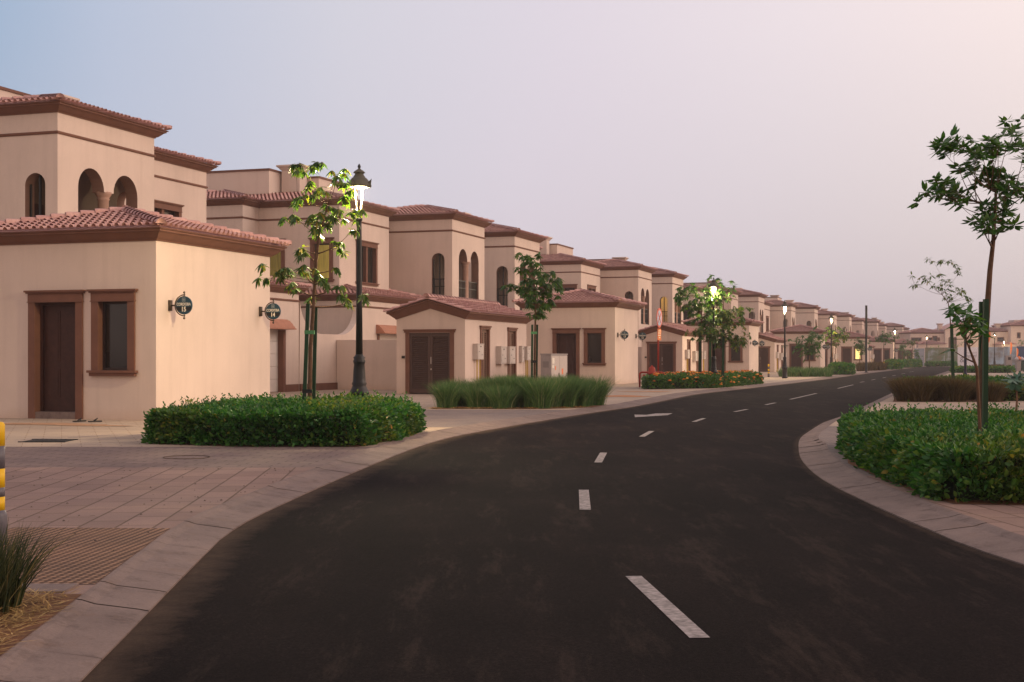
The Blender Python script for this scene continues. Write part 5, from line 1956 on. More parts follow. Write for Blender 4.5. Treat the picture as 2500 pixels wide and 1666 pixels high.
far_trees = [(1976, 100, 1942, 2012, 808, 868, 46, M['leaf_dark'], 'round bushy tree before the fourth annex'), (2033, 121, 2003, 2074, 800, 840, 44, M['leaf_tree'], 'broad tree glowing yellow beside the fourth lamp'),
             (2099, 150, 2084, 2122, 824, 864, 30, M['leaf_dark'], 'dark tree left of the bare black pole'), (2157, 165, 2138, 2190, 811, 836, 34, M['leaf_dark'], 'tall flat-crowned tree near the fifth lamp'),
             (2203, 180, 2196, 2210, 838, 855, 12, M['leaf_dark'], 'small lollipop tree right of the fifth lamp'), (2216, 195, 2205, 2225, 851, 872, 18, M['leaf_tree'], 'low bushy tree in the far bed'),
             (2227, 200, 2214, 2238, 828, 846, 12, M['leaf_tree'], 'thin yellowish tree in the far bed'), (2241, 203, 2232, 2247, 852, 874, 14, M['leaf_dark'], 'grey green far shrub tree before the hoarding'),
             (2284, 226, 2270, 2292, 846, 880, 18, M['leaf_tree'], 'reddish green tree before the printed hoarding'), (2335, 226, 2328, 2345, 835, 862, 12, M['leaf_tree'], 'small tree beside the white hoarding panel'),
             (2470, 300, 2452, 2484, 832, 846, 16, M['leaf_tree'], 'lamp-lit yellow tree above the blue hoarding'), (2493, 290, 2482, 2510, 828, 846, 12, M['leaf_dark'], 'dark tree at the right edge above the hoarding')]
for i, (px, d, x0, x1, y0, y1, n, mt, lb) in enumerate(far_trees):
    make_tree('street_tree', lb, [at(px, d), pxz(px, (y1 + 890) / 2, d), pxz(px + 1, y1, d), pxz(px, (y0 + y1) / 2, d)], rnd_crown(px, d, x0, x1, y0, y1, n, 60 + i, 1.0), 0.06, mt, 0.34, 0.11, 9, 0.5, 70 + i, extra=1, spread=0.28, twig=0.02)

# right tree in the big hedge
D3 = 16.2
rc = [(250, 250), (300, 220), (350, 280), (420, 220), (480, 240), (450, 320), (540, 300), (330, 360), (620, 340), (680, 310), (700, 370), (760, 350), (800, 290), (860, 190), (920, 190), (900, 250), (850, 340), (960, 320), (980, 260), (1060, 290), (1100, 60), (1150, 60), (1130, 150), (1190, 170), (1150, 280),
      (1220, 290), (1260, 430), (490, 520), (560, 570), (620, 560), (660, 590), (830, 570), (780, 630), (870, 590), (950, 620), (740, 700), (860, 720), (900, 660), (1000, 660), (1080, 690), (1150, 700), (1150, 800), (1230, 760), (1250, 850), (1040, 790), (960, 760), (1080, 850), (90, 830), (170, 810), (200, 870), (290, 770), (340, 750),
      (330, 850), (420, 820), (500, 850), (400, 940), (480, 950), (590, 880), (260, 850), (780, 1000), (810, 1080), (850, 990), (1030, 1030), (1060, 1070), (790, 1200), (850, 1180), (840, 1250), (1020, 1220), (960, 1180), (790, 1310), (880, 1310), (960, 1300), (700, 430), (900, 440),
      (1330, 300), (1400, 380), (1350, 480), (1420, 560), (1380, 700), (1330, 830), (1450, 760), (1500, 450), (1480, 300)]
c3 = cl(rc, 2240, 300, .2041, D3, 45, 0.6)
make_tree('street_tree', 'tall slim tree with flat leafy tiers against the sky beside two stakes', [at(2398, D3), pxz(2400, 900, D3), pxz(2410, 760, D3), pxz(2417, 660, D3), pxz(2425, 590, D3), pxz(2430, 500, D3), pxz(2432, 470, D3)], c3, 0.05, M['leaf_dark'], 0.15, 0.052, 11, 0.04, 8, twig=0.009, extra=1, spread=0.08)
stake('left green stake beside the tall slim tree on the right', at(2393, D3 + 0.1), pxz(2396, 737, D3 + 0.1), 0.048)
stake('right green stake beside the tall slim tree on the right', at(2403, D3 - 0.12), pxz(2407, 731, D3 - 0.12), 0.056)
# sapling beside it with big leaves
D4 = 15.0
c4 = cl([(640, 250), (560, 250), (700, 210), (600, 340), (690, 380), (760, 320), (940, 400), (1000, 380), (880, 350), (1050, 430), (800, 560), (720, 520), (870, 600), (940, 610), (1020, 640), (1100, 600), (780, 680), (1180, 720), (900, 840), (560, 1030)], 2250, 720, .1276, D4, 46, 0.3)
make_tree('sapling', 'leaning sapling with large dark leaves beside the two stakes', [at(2399, D4), pxz(2385, 900, D4), pxz(2374, 870, D4), pxz(2362, 840, D4), pxz(2352, 800, D4)], c4, 0.022, M['leaf_dark'], 0.16, 0.06, 7, 0.15, 9, group='saplings', twig=0.008)
# thin tree on a single stake, behind the brown grass
D5 = 47.5
c5 = cl([(400, 800), (440, 795), (480, 800), (500, 805), (330, 890), (310, 930), (290, 932), (360, 900), (390, 880), (440, 870), (450, 900), (470, 910), (490, 930), (430, 940), (400, 935), (460, 965), (500, 960), (540, 860), (530, 850), (540, 970), (560, 960), (580, 990), (600, 1000), (490, 1010)], 2100, 280, .4464, D5, 47, 0.5)
make_tree('street_tree', 'thin sparse tree with pale leaf tufts on a single stake beyond the brown grass', [at(2326, D5), pxz(2325, 870, D5), pxz(2320, 780, D5), pxz(2315, 740, D5), pxz(2300, 720, D5)], c5, 0.035, M['leaf_tree'], 0.20, 0.05, 9, 0.5, 10, extra=1, spread=0.15, twig=0.01)
stake('tall single dark green stake of the thin sparse tree', at(2328, D5 - 0.15), pxz(2323, 792, D5 - 0.15), 0.09)
# frangipani plant at the right edge
pl = []
rr_ = random.Random(48)
D6 = 34.0
for (x, y) in ((635, 1280), (600, 1330), (680, 1320), (560, 1300), (720, 1260), (620, 1400), (590, 1450)):
    whorl(rr_, pxz(2400 + x * .1276, 760 + y * .1276, D6 + rr_.uniform(-.2, .2)), (rr_.uniform(-.3, .3), -0.6, 0.8), 8, 0.34, 0.11, 0.1, pl)
rt = empty('broad_leaf_plant', at(2481, D6))
og = at(2481, D6)
leaves_mesh('leaves', np.array([tuple(o[0] - og) for o in pl]), np.array([tuple(o[1]) for o in pl]), np.array([tuple(o[2]) for o in pl]), [o[3] for o in pl], [o[4] for o in pl], M['leaf_blue'], rt, 0.05)
mb = MB()
mb.tube([(0, 0, 0), (0.02, 0, 0.35), (0, 0, 0.8)], [0.03, 0.025, 0.02], 6)
mb.build('stem', M['bark'], rt)
tag(rt, 'broad blue-green leaved plant at the right edge beside the brown grass', 'plant')

# ------------------------------------------------------------------ street furniture
# near-left striped bollard
rt = empty('bollard', (-3.85, 10.1, 0))
def bollard(rt, bands, base=True):
    for (z0, z1, m_) in bands:
        mb = MB()
        pr = [(0.058, z0), (0.058, z1)]
        if z1 == bands[-1][1]:
            pr = [(0.058, z0), (0.058, z1 - 0.02), (0.045, z1 - 0.004), (0.01, z1)]
        mb.lathe(pr, n=18)
        mb.build('band', m_, rt, True)
    mb = MB()
    mb.lathe([(0.075, 0), (0.075, 0.22), (0.06, 0.26)], n=18)
    mb.build('sleeve', M['reflgrey'], rt, True)


bands = [(0.26, 0.36, M['yellow']), (0.36, 0.43, M['reflgrey']), (0.43, 0.57, M['yellow']), (0.57, 0.74, M['reflgrey']), (0.74, 0.92, M['yellow'])]
bollard(rt, bands)
tag(rt, 'yellow and grey striped bollard cut by the left picture edge', 'bollard', 'striped bollards')
b2 = copy_tree(rt)
b2.location = at(1876.5, 96)
tag(b2, 'yellow and grey striped bollard before the third utility hut', 'bollard', 'striped bollards')
b3 = copy_tree(rt)
b3.location = at(2158, 150)
tag(b3, 'far yellow bollard below the flat-crowned tree', 'bollard', 'striped bollards')

# electrical cabinet
CD = 53.0
rt = empty('electrical_cabinet', S(51.0, -15.8), ROT)
mb = MB()
mb.box(0, 0.42, 0, 2.3, 0, 1.50)
mb.box(-0.02, 0.44, -0.02, 2.32, 1.502, 1.55)
mb.build('casing', M['grey'], rt)
for a, b in ((0.03, 1.14), (1.17, 2.27)):
    mb = MB()
    mb.box(0.421, 0.435, a, b, 0.06, 1.46)
    d_ = mb.build('door', M['box'], rt)
    mk = MB()
    mk.box(0.436, 0.45, b - 0.14, b - 0.06, 0.62, 0.78)
    mk.build('handle', M['black'], d_)
mb = MB()
for z in (0.28, 1.0):
    mb.box(0.09, 0.33, -0.012, -0.001, z, z + 0.24)
mb.build('vent', M['dark'] if False else simple('vent grey', (0.22, 0.19, 0.185), 0.6, 0.05, 6), rt)
mb = MB()
mb.box(0.436, 0.44, 0.12, 0.42, 1.15, 1.38)
mb.box(0.436, 0.44, 0.12, 0.36, 0.98, 1.1)
mb.build('sticker', M['cream'], rt)
mb = MB()
mb.box(0.436, 0.44, 0.5, 0.62, 0.9, 1.05)
mb.box(0.436, 0.44, 1.45, 1.66, 0.72, 0.95)
mb.build('sticker', M['orange'], rt)
tag(rt, 'grey electrical cabinet with stickered doors standing before the annex numbered 13', 'electrical cabinet')

# red guard rail and fire hydrant
rt = empty('guard_rail', S(62.2, -14.4), ROT)
mb = MB()
def hoop(mb, x0, x1, y, h, r=0.045):
    pts = [(x0, y, 0)]
    for k in range(7):
        a = math.pi / 2 * k / 6
        pts.append((x0 + 0.12 * (1 - math.cos(a)), y, h - 0.12 + 0.12 * math.sin(a)))
    for k in range(7):
        a = math.pi / 2 * k / 6
        pts.append((x1 - 0.12 + 0.12 * math.sin(a), y, h - 0.12 + 0.12 * math.cos(a)))
    pts.append((x1, y, 0))
    mb.tube(pts, r, 8)


hoop(mb, 0.0, 1.15, 0, 0.70)
mb.build('front_hoop', M['red'], rt, True)
mb = MB()
mb.tube([(0.22, -0.02, 0), (0.22, -0.02, 0.60)], 0.06, 8)
mb.build('post', M['red'], rt, True)
mb = MB()
hoop(mb, 0.55, 1.5, 1.0, 0.66)
mb.build('rear_hoop', M['red'], rt, True)
tag(rt, 'red tubular guard rail beside the orange flower bed', 'guard rail')
mb = MB()
hp = S(61.9, -13.75)
mb.lathe([(0.16, 0), (0.16, 0.1), (0.13, 0.12), (0.135, 0.6), (0.19, 0.62), (0.19, 0.68), (0.175, 0.7), (0.16, 0.86), (0.11, 0.95), (0.05, 0.98), (0.05, 1.02), (0.01, 1.03)], n=16)
mb.tube([(-0.24, 0, 0.5), (0.24, 0, 0.5)], 0.06, 10)
o = mb.build('fire_hydrant', M['red'], None, True, hp)
tag(o, 'red fire hydrant behind the tubular guard rail', 'fire hydrant')

# no parking sign
sp = at(1607, 64.5)
rt = empty('parking_sign', sp, ROT + R(86))
mb = MB()
mb.tube([(0, 0, 0), (0, 0, 3.7)], 0.045, 10)
mb.build('post', M['red'], rt, True)
SZ = 3.28
Ws = ((0, 0), (1, 0), (0, -1))
circ = lambda r, n=32: [(r * math.cos(a), SZ + r * math.sin(a)) for a in np.linspace(0, 2 * math.pi, n + 1)[:-1]]
mb = MB()
mb.slab(Ws, circ(0.47), 0.045, 0.062)
pl_ = mb.build('disc', simple('sign red', (0.55, 0.09, 0.06), 0.4, 0.05, 4), rt)
mb = MB()
mb.panel(Ws, circ(0.37), (), 0.0635)
mb.build('blue_field', M['bluesign'], pl_)
mb = MB()
for sg in (1, -1):
    q = 0.235
    w_ = 0.032
    mb.panel(Ws, [(-q - w_, SZ + sg * (q - w_)), (-q + w_, SZ + sg * (q + w_)), (q + w_, SZ - sg * (q - w_)), (q - w_, SZ - sg * (q + w_))], (), 0.065 + 0.0006 * sg)
mb.build('cross_bar', M['red'], pl_)
mb = MB()
mb.wbox(Ws, -0.30, 0.30, 0.045, 0.058, 2.22, 2.76)
q_ = mb.build('info_plate', M['orange'], rt)
mb = MB()
for z, a, b in ((2.64, -0.18, 0.2), (2.54, -0.2, 0.16), (2.43, -0.19, 0.19), (2.32, -0.1, 0.15)):
    mb.wbox(Ws, a, b, 0.059, 0.061, z, z + 0.045)
mb.build('lettering', M['cream'], q_)
tag(rt, 'round red edged no parking sign over an orange plate on a red post', 'traffic sign')

# short dark post near the right sapling
pp = at(2357, 58)
mb = MB()
mb.lathe([(0.10, 0), (0.10, 0.55), (0.12, 0.58), (0.12, 0.64), (0.085, 0.68), (0.06, 0.8), (0.055, 2.9), (0.06, 2.95)], n=12)
o = mb.build('sign_post', simple('dark navy post', (0.012, 0.013, 0.03), 0.5, 0.1, 5), None, True, pp)
tag(o, 'slim dark post with thick foot behind the brown grass on the right', 'post')

# manhole cover, drain grate, sandals
def flat_grate(name, label, cx, cy, w, l, rz):
    rt = empty(name, (cx, cy, 0.0), rz)
    mb = MB()
    n = 9
    for k in range(n):
        x = -w / 2 + w * (k + 0.5) / n
        mb.box(x - w / n * 0.28, x + w / n * 0.28, -l / 2, l / 2, 0.002, 0.014)
    mb.box(-w / 2 - .03, w / 2 + .03, -l / 2 - 0.03, -l / 2 - 0.001, 0.002, 0.016)
    mb.box(-w / 2 - .03, w / 2 + .03, l / 2 + 0.001, l / 2 + 0.03, 0.002, 0.016)
    mb.build('bars', M['black'], rt)
    mb = MB()
    mb.box(-w / 2, w / 2, -l / 2, l / 2, -0.02, 0.0015)
    mb.build('well', M['rubber'], rt)
    return tag(rt, label, 'drain grate')


flat_grate('drain_grate', 'dark drain grate set in the paving left of the first hedge', -7.75, 22.6, 0.72, 0.62, 0.0)
mb = MB()
pts = [(-4.55 + 0.32 * math.cos(a), 18.9 + 0.32 * math.sin(a), 0.006) for a in np.linspace(0, 2 * math.pi, 37)]
mb.tube(pts, 0.006, 4, False)
o = mb.build('manhole_rim', M['dirt'])
tag(o, 'thin round manhole outline in the grey driveway', 'manhole')
for i, (x, y, rz) in enumerate(((-9.45, 29.15, 0.9), (-9.12, 29.1, 0.5))):
    rt = empty('sandal', (x, y, 0.01), rz)
    mb = MB()
    mb.slab(((0, 0), (1, 0), (0, 1)), [(0, 0), (0, 0.02), (0.28, 0.025), (0.28, 0)], -0.05, 0.05)
    mb.build('sole', M['rubber'], rt)
    mb = MB()
    mb.tube([(0.12, -0.05, 0.02), (0.19, 0, 0.075), (0.12, 0.05, 0.02)], 0.012, 6)
    mb.build('strap', M['rubber'], rt)
    tag(rt, ['left one of the dark sandals lying near the brown annex door', 'right one of the dark sandals lying near the brown annex door'][i], 'sandal', 'dark sandals')

# ------------------------------------------------------------------ far end: cross street houses, hoarding, flags, bins
def far_house(name, label, px0, px1, d, eave, parts_):
    rt = empty(name, at(px0, d))
    o = at(px0, d)
    W = (px1 - px0) / 3300 * d
    return rt, o, W


def fpx(px, d, o):
    return (px - 1250) / 3300 * d - o.x


def fz_(py, d):
    return EYE + (873 - py) / 3300 * d


def wing_(rt, x0, x1, y0, y1, h, wins, roof=True, maxrun=99):
    W = ((x0, y0), (1, 0), (0, -1))
    mb = MB()
    mb.panel(W, rect(0, x1 - x0, -0.1, h), [rect(a - x0, b - x0, c, d_) for a, b, c, d_ in wins], 0, 0.2)
    mb.panel(((x1, y0), (0, 1), (1, 0)), rect(0, y1 - y0, -0.1, h))
    mb.panel(((x0, y0), (0, 1), (-1, 0)), rect(0, y1 - y0, -0.1, h))
    mb.build('wall', M['wall'], rt)
    for a, b, c, d_ in wins:
        mf = MB()
        Wq = ((a, y0), (1, 0), (0, -1))
        w = b - a
        for q in ((-0.15, 0.0, c - .15, d_ + .15), (w, w + .15, c - .15, d_ + .15), (0.0, w, d_, d_ + .15), (0.0, w, c - .15, c)):
            mf.wbox(Wq, q[0], q[1], -0.1, 0.06, q[2], q[3])
        f = mf.build('window', M['trim'], rt)
        mg = MB()
        mg.wbox(Wq, 0.004, w - 0.004, -0.19, -0.17, c + 0.004, d_ - 0.004)
        mg.build('pane', M['glass'], f)
    if roof:
        mc = MB()
        mc.ring_rect(x0, x1, y0, y1, cornice_prof(h))
        mc.build('cornice', M['trim'], rt)
        hip_roof(ID, rt, x0, x1, y0, y1, h + 0.262, maxrun)


def chimney(rt, x, y, z0, z1, w=0.9):
    mb = MB()
    mb.box(x - w / 2, x + w / 2, y - w / 2, y + w / 2, z0, z1 - 0.3)
    mb.ring_rect(x - w / 2, x + w / 2, y - w / 2, y + w / 2, [(0, z1 - 0.3), (0.12, z1 - 0.18), (0.22, z1 - 0.08), (0.22, z1)])
    mb.box(x - w / 2 - .2, x + w / 2 + .2, y - w / 2 - .2, y + w / 2 + .2, z1 - 0.05, z1 + 0.003)
    mb.build('chimney', M['wall'], rt)


DF = 300.0
rt = empty('far_house', at(2216, DF))
o = at(2216, DF)
X = lambda px: fpx(px, DF, o)
zz = lambda py: fz_(py, DF)
wing_(rt, X(2222), X(2304), 0, 8, zz(815), [(X(2226), X(2248), zz(832), zz(826)), (X(2267.5), X(2274), zz(836), zz(826)), (X(2278), X(2287), zz(836), zz(822)), (X(2291), X(2293), zz(831), zz(826))])
gw_ = X(2395) - X(2304)
mb = MB()
Wg = ((X(2304), -1.0), (1, 0), (0, -1))
gx0 = gw_
arc1 = arch(X(2312) - X(2304), X(2321) - X(2304), zz(852), zz(823))
arc2 = arch(X(2324) - X(2304), X(2333) - X(2304), zz(852), zz(823))
mb.panel(Wg, [(0, -.1), (gx0, -.1), (gx0, zz(803)), (gx0 * 0.5, zz(787)), (0, zz(803))], [arc1, arc2], 0, 0.4)
mb.panel(((X(2304), -1.0), (0, 1), (-1, 0)), rect(0, 9, -.1, zz(803)))
mb.panel(((X(2395), -1.0), (0, 1), (1, 0)), rect(0, 9, -.1, zz(803)))
mb.build('gable_wall', M['wall'], rt)
mb = MB()
mb.panel(Wg, rect(0.3, gx0 - 0.3, 0, zz(810)), (), -0.5)
mb.build('porch_back', M['room'], rt)
mb = MB()
zp = zz(803)
mb.face([(X(2301), -1.3, zp - 0.2), ((X(2304) + X(2395)) / 2, -1.3, zz(786.3)), ((X(2304) + X(2395)) / 2, 8, zz(786.3)), (X(2301), 8, zp - 0.2)])
mb.face([(X(2398), -1.3, zp - 0.2), ((X(2304) + X(2395)) / 2, -1.3, zz(786.3)), ((X(2304) + X(2395)) / 2, 8, zz(786.3)), (X(2398), 8, zp - 0.2)])
mb.build('gable_roof', M['tile'], rt)
chimney(rt, X(2305), 3, zz(806), zz(789.5), 0.9)
chimney(rt, X(2378.5), 3, zz(800), zz(788.5), 0.9)
mb = MB()
mb.box(X(2222), X(2289), -6, -0.02, -0.1, zz(842))
mb.build('porch', M['wall'], rt)
hip_roof(ID, rt, X(2226), X(2286), -6, 0.5, zz(841), 99, name='porch_roof')
tag(rt, 'far pinkish house with long tiled roof and gable closing the street', 'house', 'houses closing the street')
DG = 300.0
rt = empty('far_house', at(2412, DG))
o = at(2412, DG)
X = lambda px: fpx(px, DG, o)
wing_(rt, X(2395), X(2460), 0, 8, zz(811), [(X(2436), X(2450), zz(833), zz(825))])
wing_(rt, X(2459.8), X(2560), -2, 9, zz(797.5), [(X(2476), X(2481.5), zz(825), zz(814))])
chimney(rt, X(2447), 3, zz(802), zz(789.5), 1.0)
mb = MB()
mb.box(X(2486), X(2560), 2.5, 6, zz(790), zz(781))
mb.build('roof_room', M['wall'], rt)
mb = MB()
mb.box(X(2426), X(2459), -5, -0.02, -0.1, zz(842))
mb.build('porch', M['wall'], rt)
hip_roof(ID, rt, X(2426), X(2456), -5, 0.5, zz(841.5), 99, name='porch_roof')
tag(rt, 'far two-storey house with hipped roof at the right edge', 'house', 'houses closing the street')

# hoarding panels
def print_material(name, cols, scale):
    m = bpy.data.materials.new(name)
    nt = nodes_of(m)
    v = coords(nt)
    n1 = noise(nt, v, scale, 5, 0.6)
    c = ramp(nt, n1, [(0.25 + 0.5 * i / (len(cols) - 1), cc) for i, cc in enumerate(cols)])
    finish(nt, c, 0.45, None, spec=0.4)
    return m


pm1 = print_material('printed tree scene', [(0.05, 0.06, 0.04), (0.16, 0.12, 0.09), (0.10, 0.13, 0.08), (0.30, 0.32, 0.40), (0.42, 0.44, 0.55)], 0.55)
pm2 = print_material('printed sky scene', [(0.06, 0.06, 0.06), (0.16, 0.15, 0.16), (0.25, 0.33, 0.45), (0.30, 0.40, 0.52)], 0.4)
pmw = simple('white hoarding print', (0.56, 0.53, 0.62), 0.45, 0.03, 1)
pmb = simple('deep blue hoarding print', (0.025, 0.055, 0.12), 0.4, 0.1, 1)
pmg = simple('grey mesh hoarding', (0.26, 0.27, 0.33), 0.5, 0.12, 0.6)
HD = 212.0
pan = [(2232, 2257, 851, 893, pmg, 'grey blue hoarding panel at the left end of the printed fence', 'pg'), (2258.5, 2306, 849, 894, pm1, 'hoarding panel printed with a dark tree and orange dusk scene', 'p1'), (2306.5, 2337.5, 849, 894, pm1, 'hoarding panel printed with pale blue foliage left of the white one', 'p1b'),
       (2338, 2388, 848, 895, pmw, 'white hoarding panel with grey lettering and a large ampersand', 'pw'), (2388.5, 2450, 848, 893, pm2, 'hoarding panel printed with a hazy tree and blue sky', 'p2'), (2450.5, 2482, 847, 893, pm2, 'hoarding panel printed with a bluish view behind the pillar', 'p2b'), (2482.5, 2560, 846, 893, pmb, 'deep blue hoarding panel at the right edge', 'pb')]
for (x0, x1, y0, y1, m_, lb, key) in pan:
    rt = empty('hoarding_panel', at(x0, HD))
    w = (x1 - x0) / 3300 * HD
    mb = MB()
    mb.box(0, w, -0.03, 0.03, 0.03, fz_(y0, HD))
    p_ = mb.build('board', m_, rt)
    mb = MB()
    for x in (0.15, w - 0.2):
        mb.box(x, x + 0.06, 0.031, 0.1, -0.1, fz_(y0, HD) - 0.05)
    mb.build('post', M['grey'], rt)
    if key == 'pw':
        tm = simple('grey print', (0.16, 0.15, 0.2), 0.5, 0.02, 2)
        text_child('lettering', '&', 1.25, p_, (0.68, -0.04, 1.0), tm, ext=0.004)
        text_child('lettering', 'inspired', 0.62, p_, (1.98, -0.04, 1.68), tm, ext=0.004)
        mb = MB()
        for z, a, b in ((2.05, 1.0, 2.9), (1.25, 1.25, 2.9), (0.92, 1.3, 2.8)):
            x = a
            rq = random.Random(int(z * 100))
            while x < b:
                ww = rq.uniform(0.07, 0.16)
                mb.box(x, x + ww * 0.35, -0.036, -0.031, z, z + 0.2)
                mb.box(x + ww * 0.35, x + ww, -0.036, -0.031, z, z + 0.05)
                x += ww + 0.07
        mb.build('small_print', tm, p_)
    tag(rt, lb, 'hoarding panel', 'printed hoarding panels')

# feather flags
for (px, d, y0, y1, w, lb) in ((2411, 190, 808, 838, 0.45, 'tall orange feather flag half hidden by the stakes'), (2466, 205, 836, 866, 0.32, 'orange feather flag right of the tall far lamp'), (2481.5, 205, 850, 873, 0.3, 'small orange feather flag before the blue hoarding')):
    rt = empty('feather_flag', at(px, d))
    mb = MB()
    mb.tube([(0, 0, 0), (0, 0, fz_(y0, d))], 0.03, 6)
    mb.build('pole', M['box'], rt, True)
    mb = MB()
    z0, z1 = fz_(y1, d), fz_(y0, d)
    mb.slab(((0, 0), (1, 0), (0, -1)), [(0.035, z0), (w * 0.5, z0 + 0.1), (w, z0 + (z1 - z0) * .5), (w * 0.95, z0 + (z1 - z0) * .85), (w * .5, z1), (0.035, z1)], -0.01, 0.01)
    mb.build('banner', M['orange'], rt)
    tag(rt, lb, 'flag', 'orange feather flags')

# grey pillar cabinet, bins
rt = empty('service_pillar', at(2456, 136))
mb = MB()
mb.box(0, 0.62, 0, 0.4, 0, 1.6)
mb.build('casing', M['grey'], rt)
mb = MB()
mb.box(0.22, 0.50, -0.012, -0.001, 1.15, 1.42)
mb.box(0.22, 0.50, -0.012, -0.001, 0.4, 0.66)
mb.build('vent', M['dark'], rt)
tag(rt, 'grey service pillar with two dark vents on the right pavement', 'service pillar')
for i, (px, d, m_, lb) in enumerate(((2482, 132, M['grey'], 'grey bin with white bags heaped on top at the right edge'), (2493.5, 132, M['bin'], 'dark green bin with a reddish bag at the right edge'))):
    rt = empty('waste_bin', at(px, d))
    mb = MB()
    mb.slab(((0, 0), (1, 0), (0, -1)), [(0.04, 0.08), (0.41, 0.08), (0.45, 1.05), (0, 1.05)], -0.5, 0)
    mb.build('body', m_, rt)
    mb = MB()
    for x in (0.07, 0.38):
        mb.tube([(x - 0.03, -0.1 + 0.5, 0.08), (x + 0.03, -0.1 + 0.5, 0.08)], 0.08, 10)
    mb.build('wheels', M['rubber'], rt)
    mb = MB()
    mb.slab(((0, 0), (1, 0), (0, -1)), [(-0.02, 1.052), (0.47, 1.052), (0.46, 1.1), (0, 1.1)], -0.52, 0.02)
    mb.build('lid', m_, rt)
    tag(rt, lb, 'waste bin', 'waste bins')
for i, (px, lb, m_) in enumerate(((2485, 'pale refuse bag on the grey bin', M['bag']), (2497, 'pale refuse bag on the green bin', M['bag']), (2490, 'orange red bag wedged between the two bins', M['orange']))):
    mb = MB()
    zb = 1.1
    mb.lathe([(0.05, 0), (0.2, 0.05), (0.23, 0.16), (0.16, 0.27), (0.05, 0.33), (0.06, 0.37), (0.01, 0.38)], 0, 0, 10)
    o_ = mb.build('refuse_bag', m_, None, True, at(px, 131.8, zb + (0.06 if i == 2 else 0.0)) + Vector((0, 0.25, 0)))
    tag(o_, lb, 'refuse bag', 'refuse bags')

# ------------------------------------------------------------------ air
mb = MB()
mb.box(-260, 260, -60, 460, -1.2, 14.5)
hz = bpy.data.materials.new('haze')
nt = nodes_of(hz)
pv = N(nt, 'ShaderNodeVolumePrincipled')
pv.inputs['Color'].default_value = (0.95, 0.88, 0.9, 1)
pv.inputs['Density'].default_value = 0.0005
pv.inputs['Anisotropy'].default_value = 0.2
oo = N(nt, 'ShaderNodeOutputMaterial')
nt.links.new(pv.outputs[0], oo.inputs['Volume'])
tag(mb.build('haze', hz), kind='stuff')

# ------------------------------------------------------------------ sky, sun, camera
wd = bpy.data.worlds.new('World')
SC.world = wd
wd.use_nodes = True
nt = wd.node_tree
for n in list(nt.nodes):
    nt.nodes.remove(n)
SUN_EL, SUN_AZ = R(6), R(68)          # azimuth from +Y towards +X
sky = N(nt, 'ShaderNodeTexSky')
sky.sky_type = 'NISHITA'
sky.sun_disc = False
sky.sun_elevation = SUN_EL
sky.sun_rotation = SUN_AZ
sky.dust_density = 3.0
tc = N(nt, 'ShaderNodeTexCoord')
sep = N(nt, 'ShaderNodeSeparateXYZ')
nt.links.new(tc.outputs['Generated'], sep.inputs[0])
def mth(op, a, b=None, c=None):
    n = N(nt, 'ShaderNodeMath', operation=op)
    for i, v in enumerate((a, b, c)):
        if v is None:
            continue
        if isinstance(v, bpy.types.NodeSocket):
            nt.links.new(v, n.inputs[i])
        else:
            n.inputs[i].default_value = v
    return n.outputs[0]


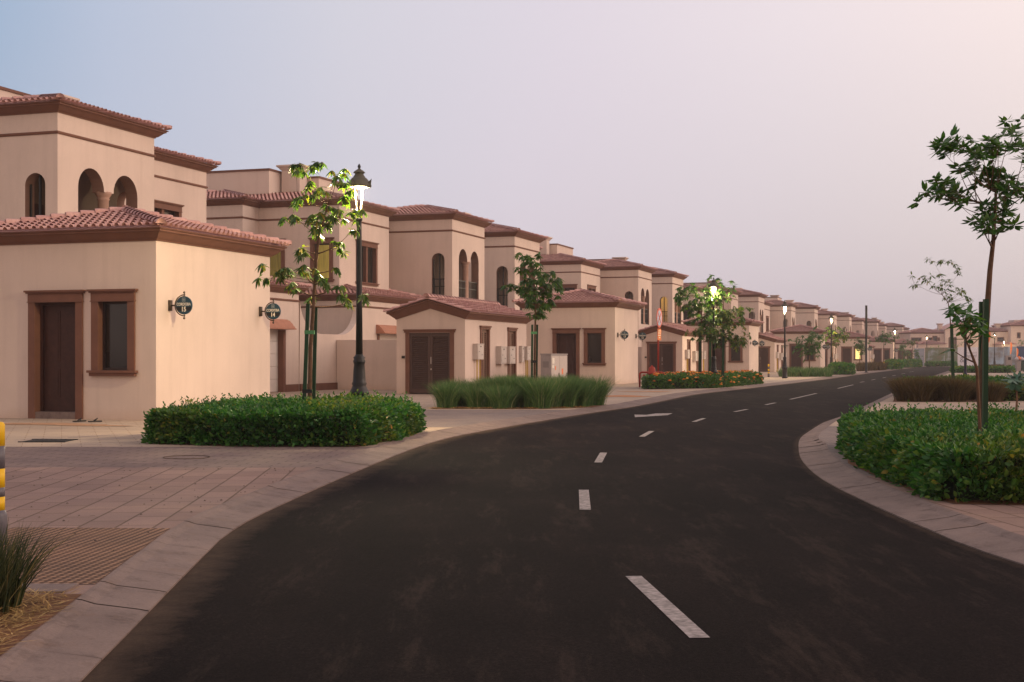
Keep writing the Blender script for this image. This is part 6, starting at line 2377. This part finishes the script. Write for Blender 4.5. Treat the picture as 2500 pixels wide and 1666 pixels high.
# side-to-side: cool on the left of the street, warm towards the set sun on the right
side = mth('MULTIPLY_ADD', sep.outputs[0], 0.5, 0.5)
low = ramp(nt, side, [(0.0, (0.20, 0.27, 0.40)), (0.36, (0.44, 0.45, 0.56)), (0.50, (0.55, 0.485, 0.57)), (0.62, (0.475, 0.425, 0.485)), (0.70, (0.455, 0.412, 0.455)), (1.0, (1.15, 0.74, 0.55))])
high = ramp(nt, side, [(0.0, (0.12, 0.22, 0.38)), (0.31, (0.255, 0.36, 0.515)), (0.36, (0.42, 0.465, 0.59)), (0.44, (0.57, 0.55, 0.62)), (0.52, (0.65, 0.58, 0.645)), (0.60, (0.73, 0.635, 0.665)), (0.70, (0.84, 0.69, 0.66)), (1.0, (1.5, 0.95, 0.72))])
up = mth('SMOOTH_MIN', mth('MULTIPLY', mth('MAXIMUM', sep.outputs[2], 0.0), 4.2), 1.0, 0.1)
grad = mix(nt, low, high, up)
zen = mth('MULTIPLY', mth('MAXIMUM', mth('SUBTRACT', sep.outputs[2], 0.28), 0.0), 1.1)
grad = mix(nt, grad, (0.54, 0.45, 0.46), zen)
behind = mth('MINIMUM', mth('MULTIPLY', mth('MAXIMUM', mth('MULTIPLY', sep.outputs[1], -1.0), 0.0), 1.5), 1.0)
grad = mix(nt, grad, (0.78, 0.585, 0.51), behind)
bg1 = N(nt, 'ShaderNodeBackground')
nt.links.new(grad, bg1.inputs[0])
bg1.inputs[1].default_value = 0.80
bg2 = N(nt, 'ShaderNodeBackground')
nt.links.new(sky.outputs[0], bg2.inputs[0])
bg2.inputs[1].default_value = 0.02
add = N(nt, 'ShaderNodeAddShader')
nt.links.new(bg1.outputs[0], add.inputs[0])
nt.links.new(bg2.outputs[0], add.inputs[1])
wo = N(nt, 'ShaderNodeOutputWorld')
nt.links.new(add.outputs[0], wo.inputs[0])

sl = bpy.data.lights.new('sun', 'SUN')
sl.energy = 0.74
sl.angle = R(35)
sl.color = (1.0, 0.88, 0.80)
so = bpy.data.objects.new('sun', sl)
COL.objects.link(so)
d = Vector((math.sin(R(96)) * math.cos(R(22)), math.cos(R(96)) * math.cos(R(22)), math.sin(R(22))))
so.rotation_euler = d.to_track_quat('Z', 'Y').to_euler()

cam = bpy.data.cameras.new('camera')
cam.sensor_width = 36
cam.lens = 3300 / 2500 * 36
cam.shift_y = 40 / 2500
cam.clip_end = 4000
co = bpy.data.objects.new('camera', cam)
COL.objects.link(co)
co.location = (0, 0, EYE)
co.rotation_euler = (R(90), 0, 0)
SC.camera = co
SC.view_settings.view_transform = 'Standard'
SC.view_settings.look = 'None'
SC.view_settings.exposure = 0.47
SC.cycles.max_bounces = 6
SC.cycles.volume_bounces = 0
SC.cycles.use_denoising = True
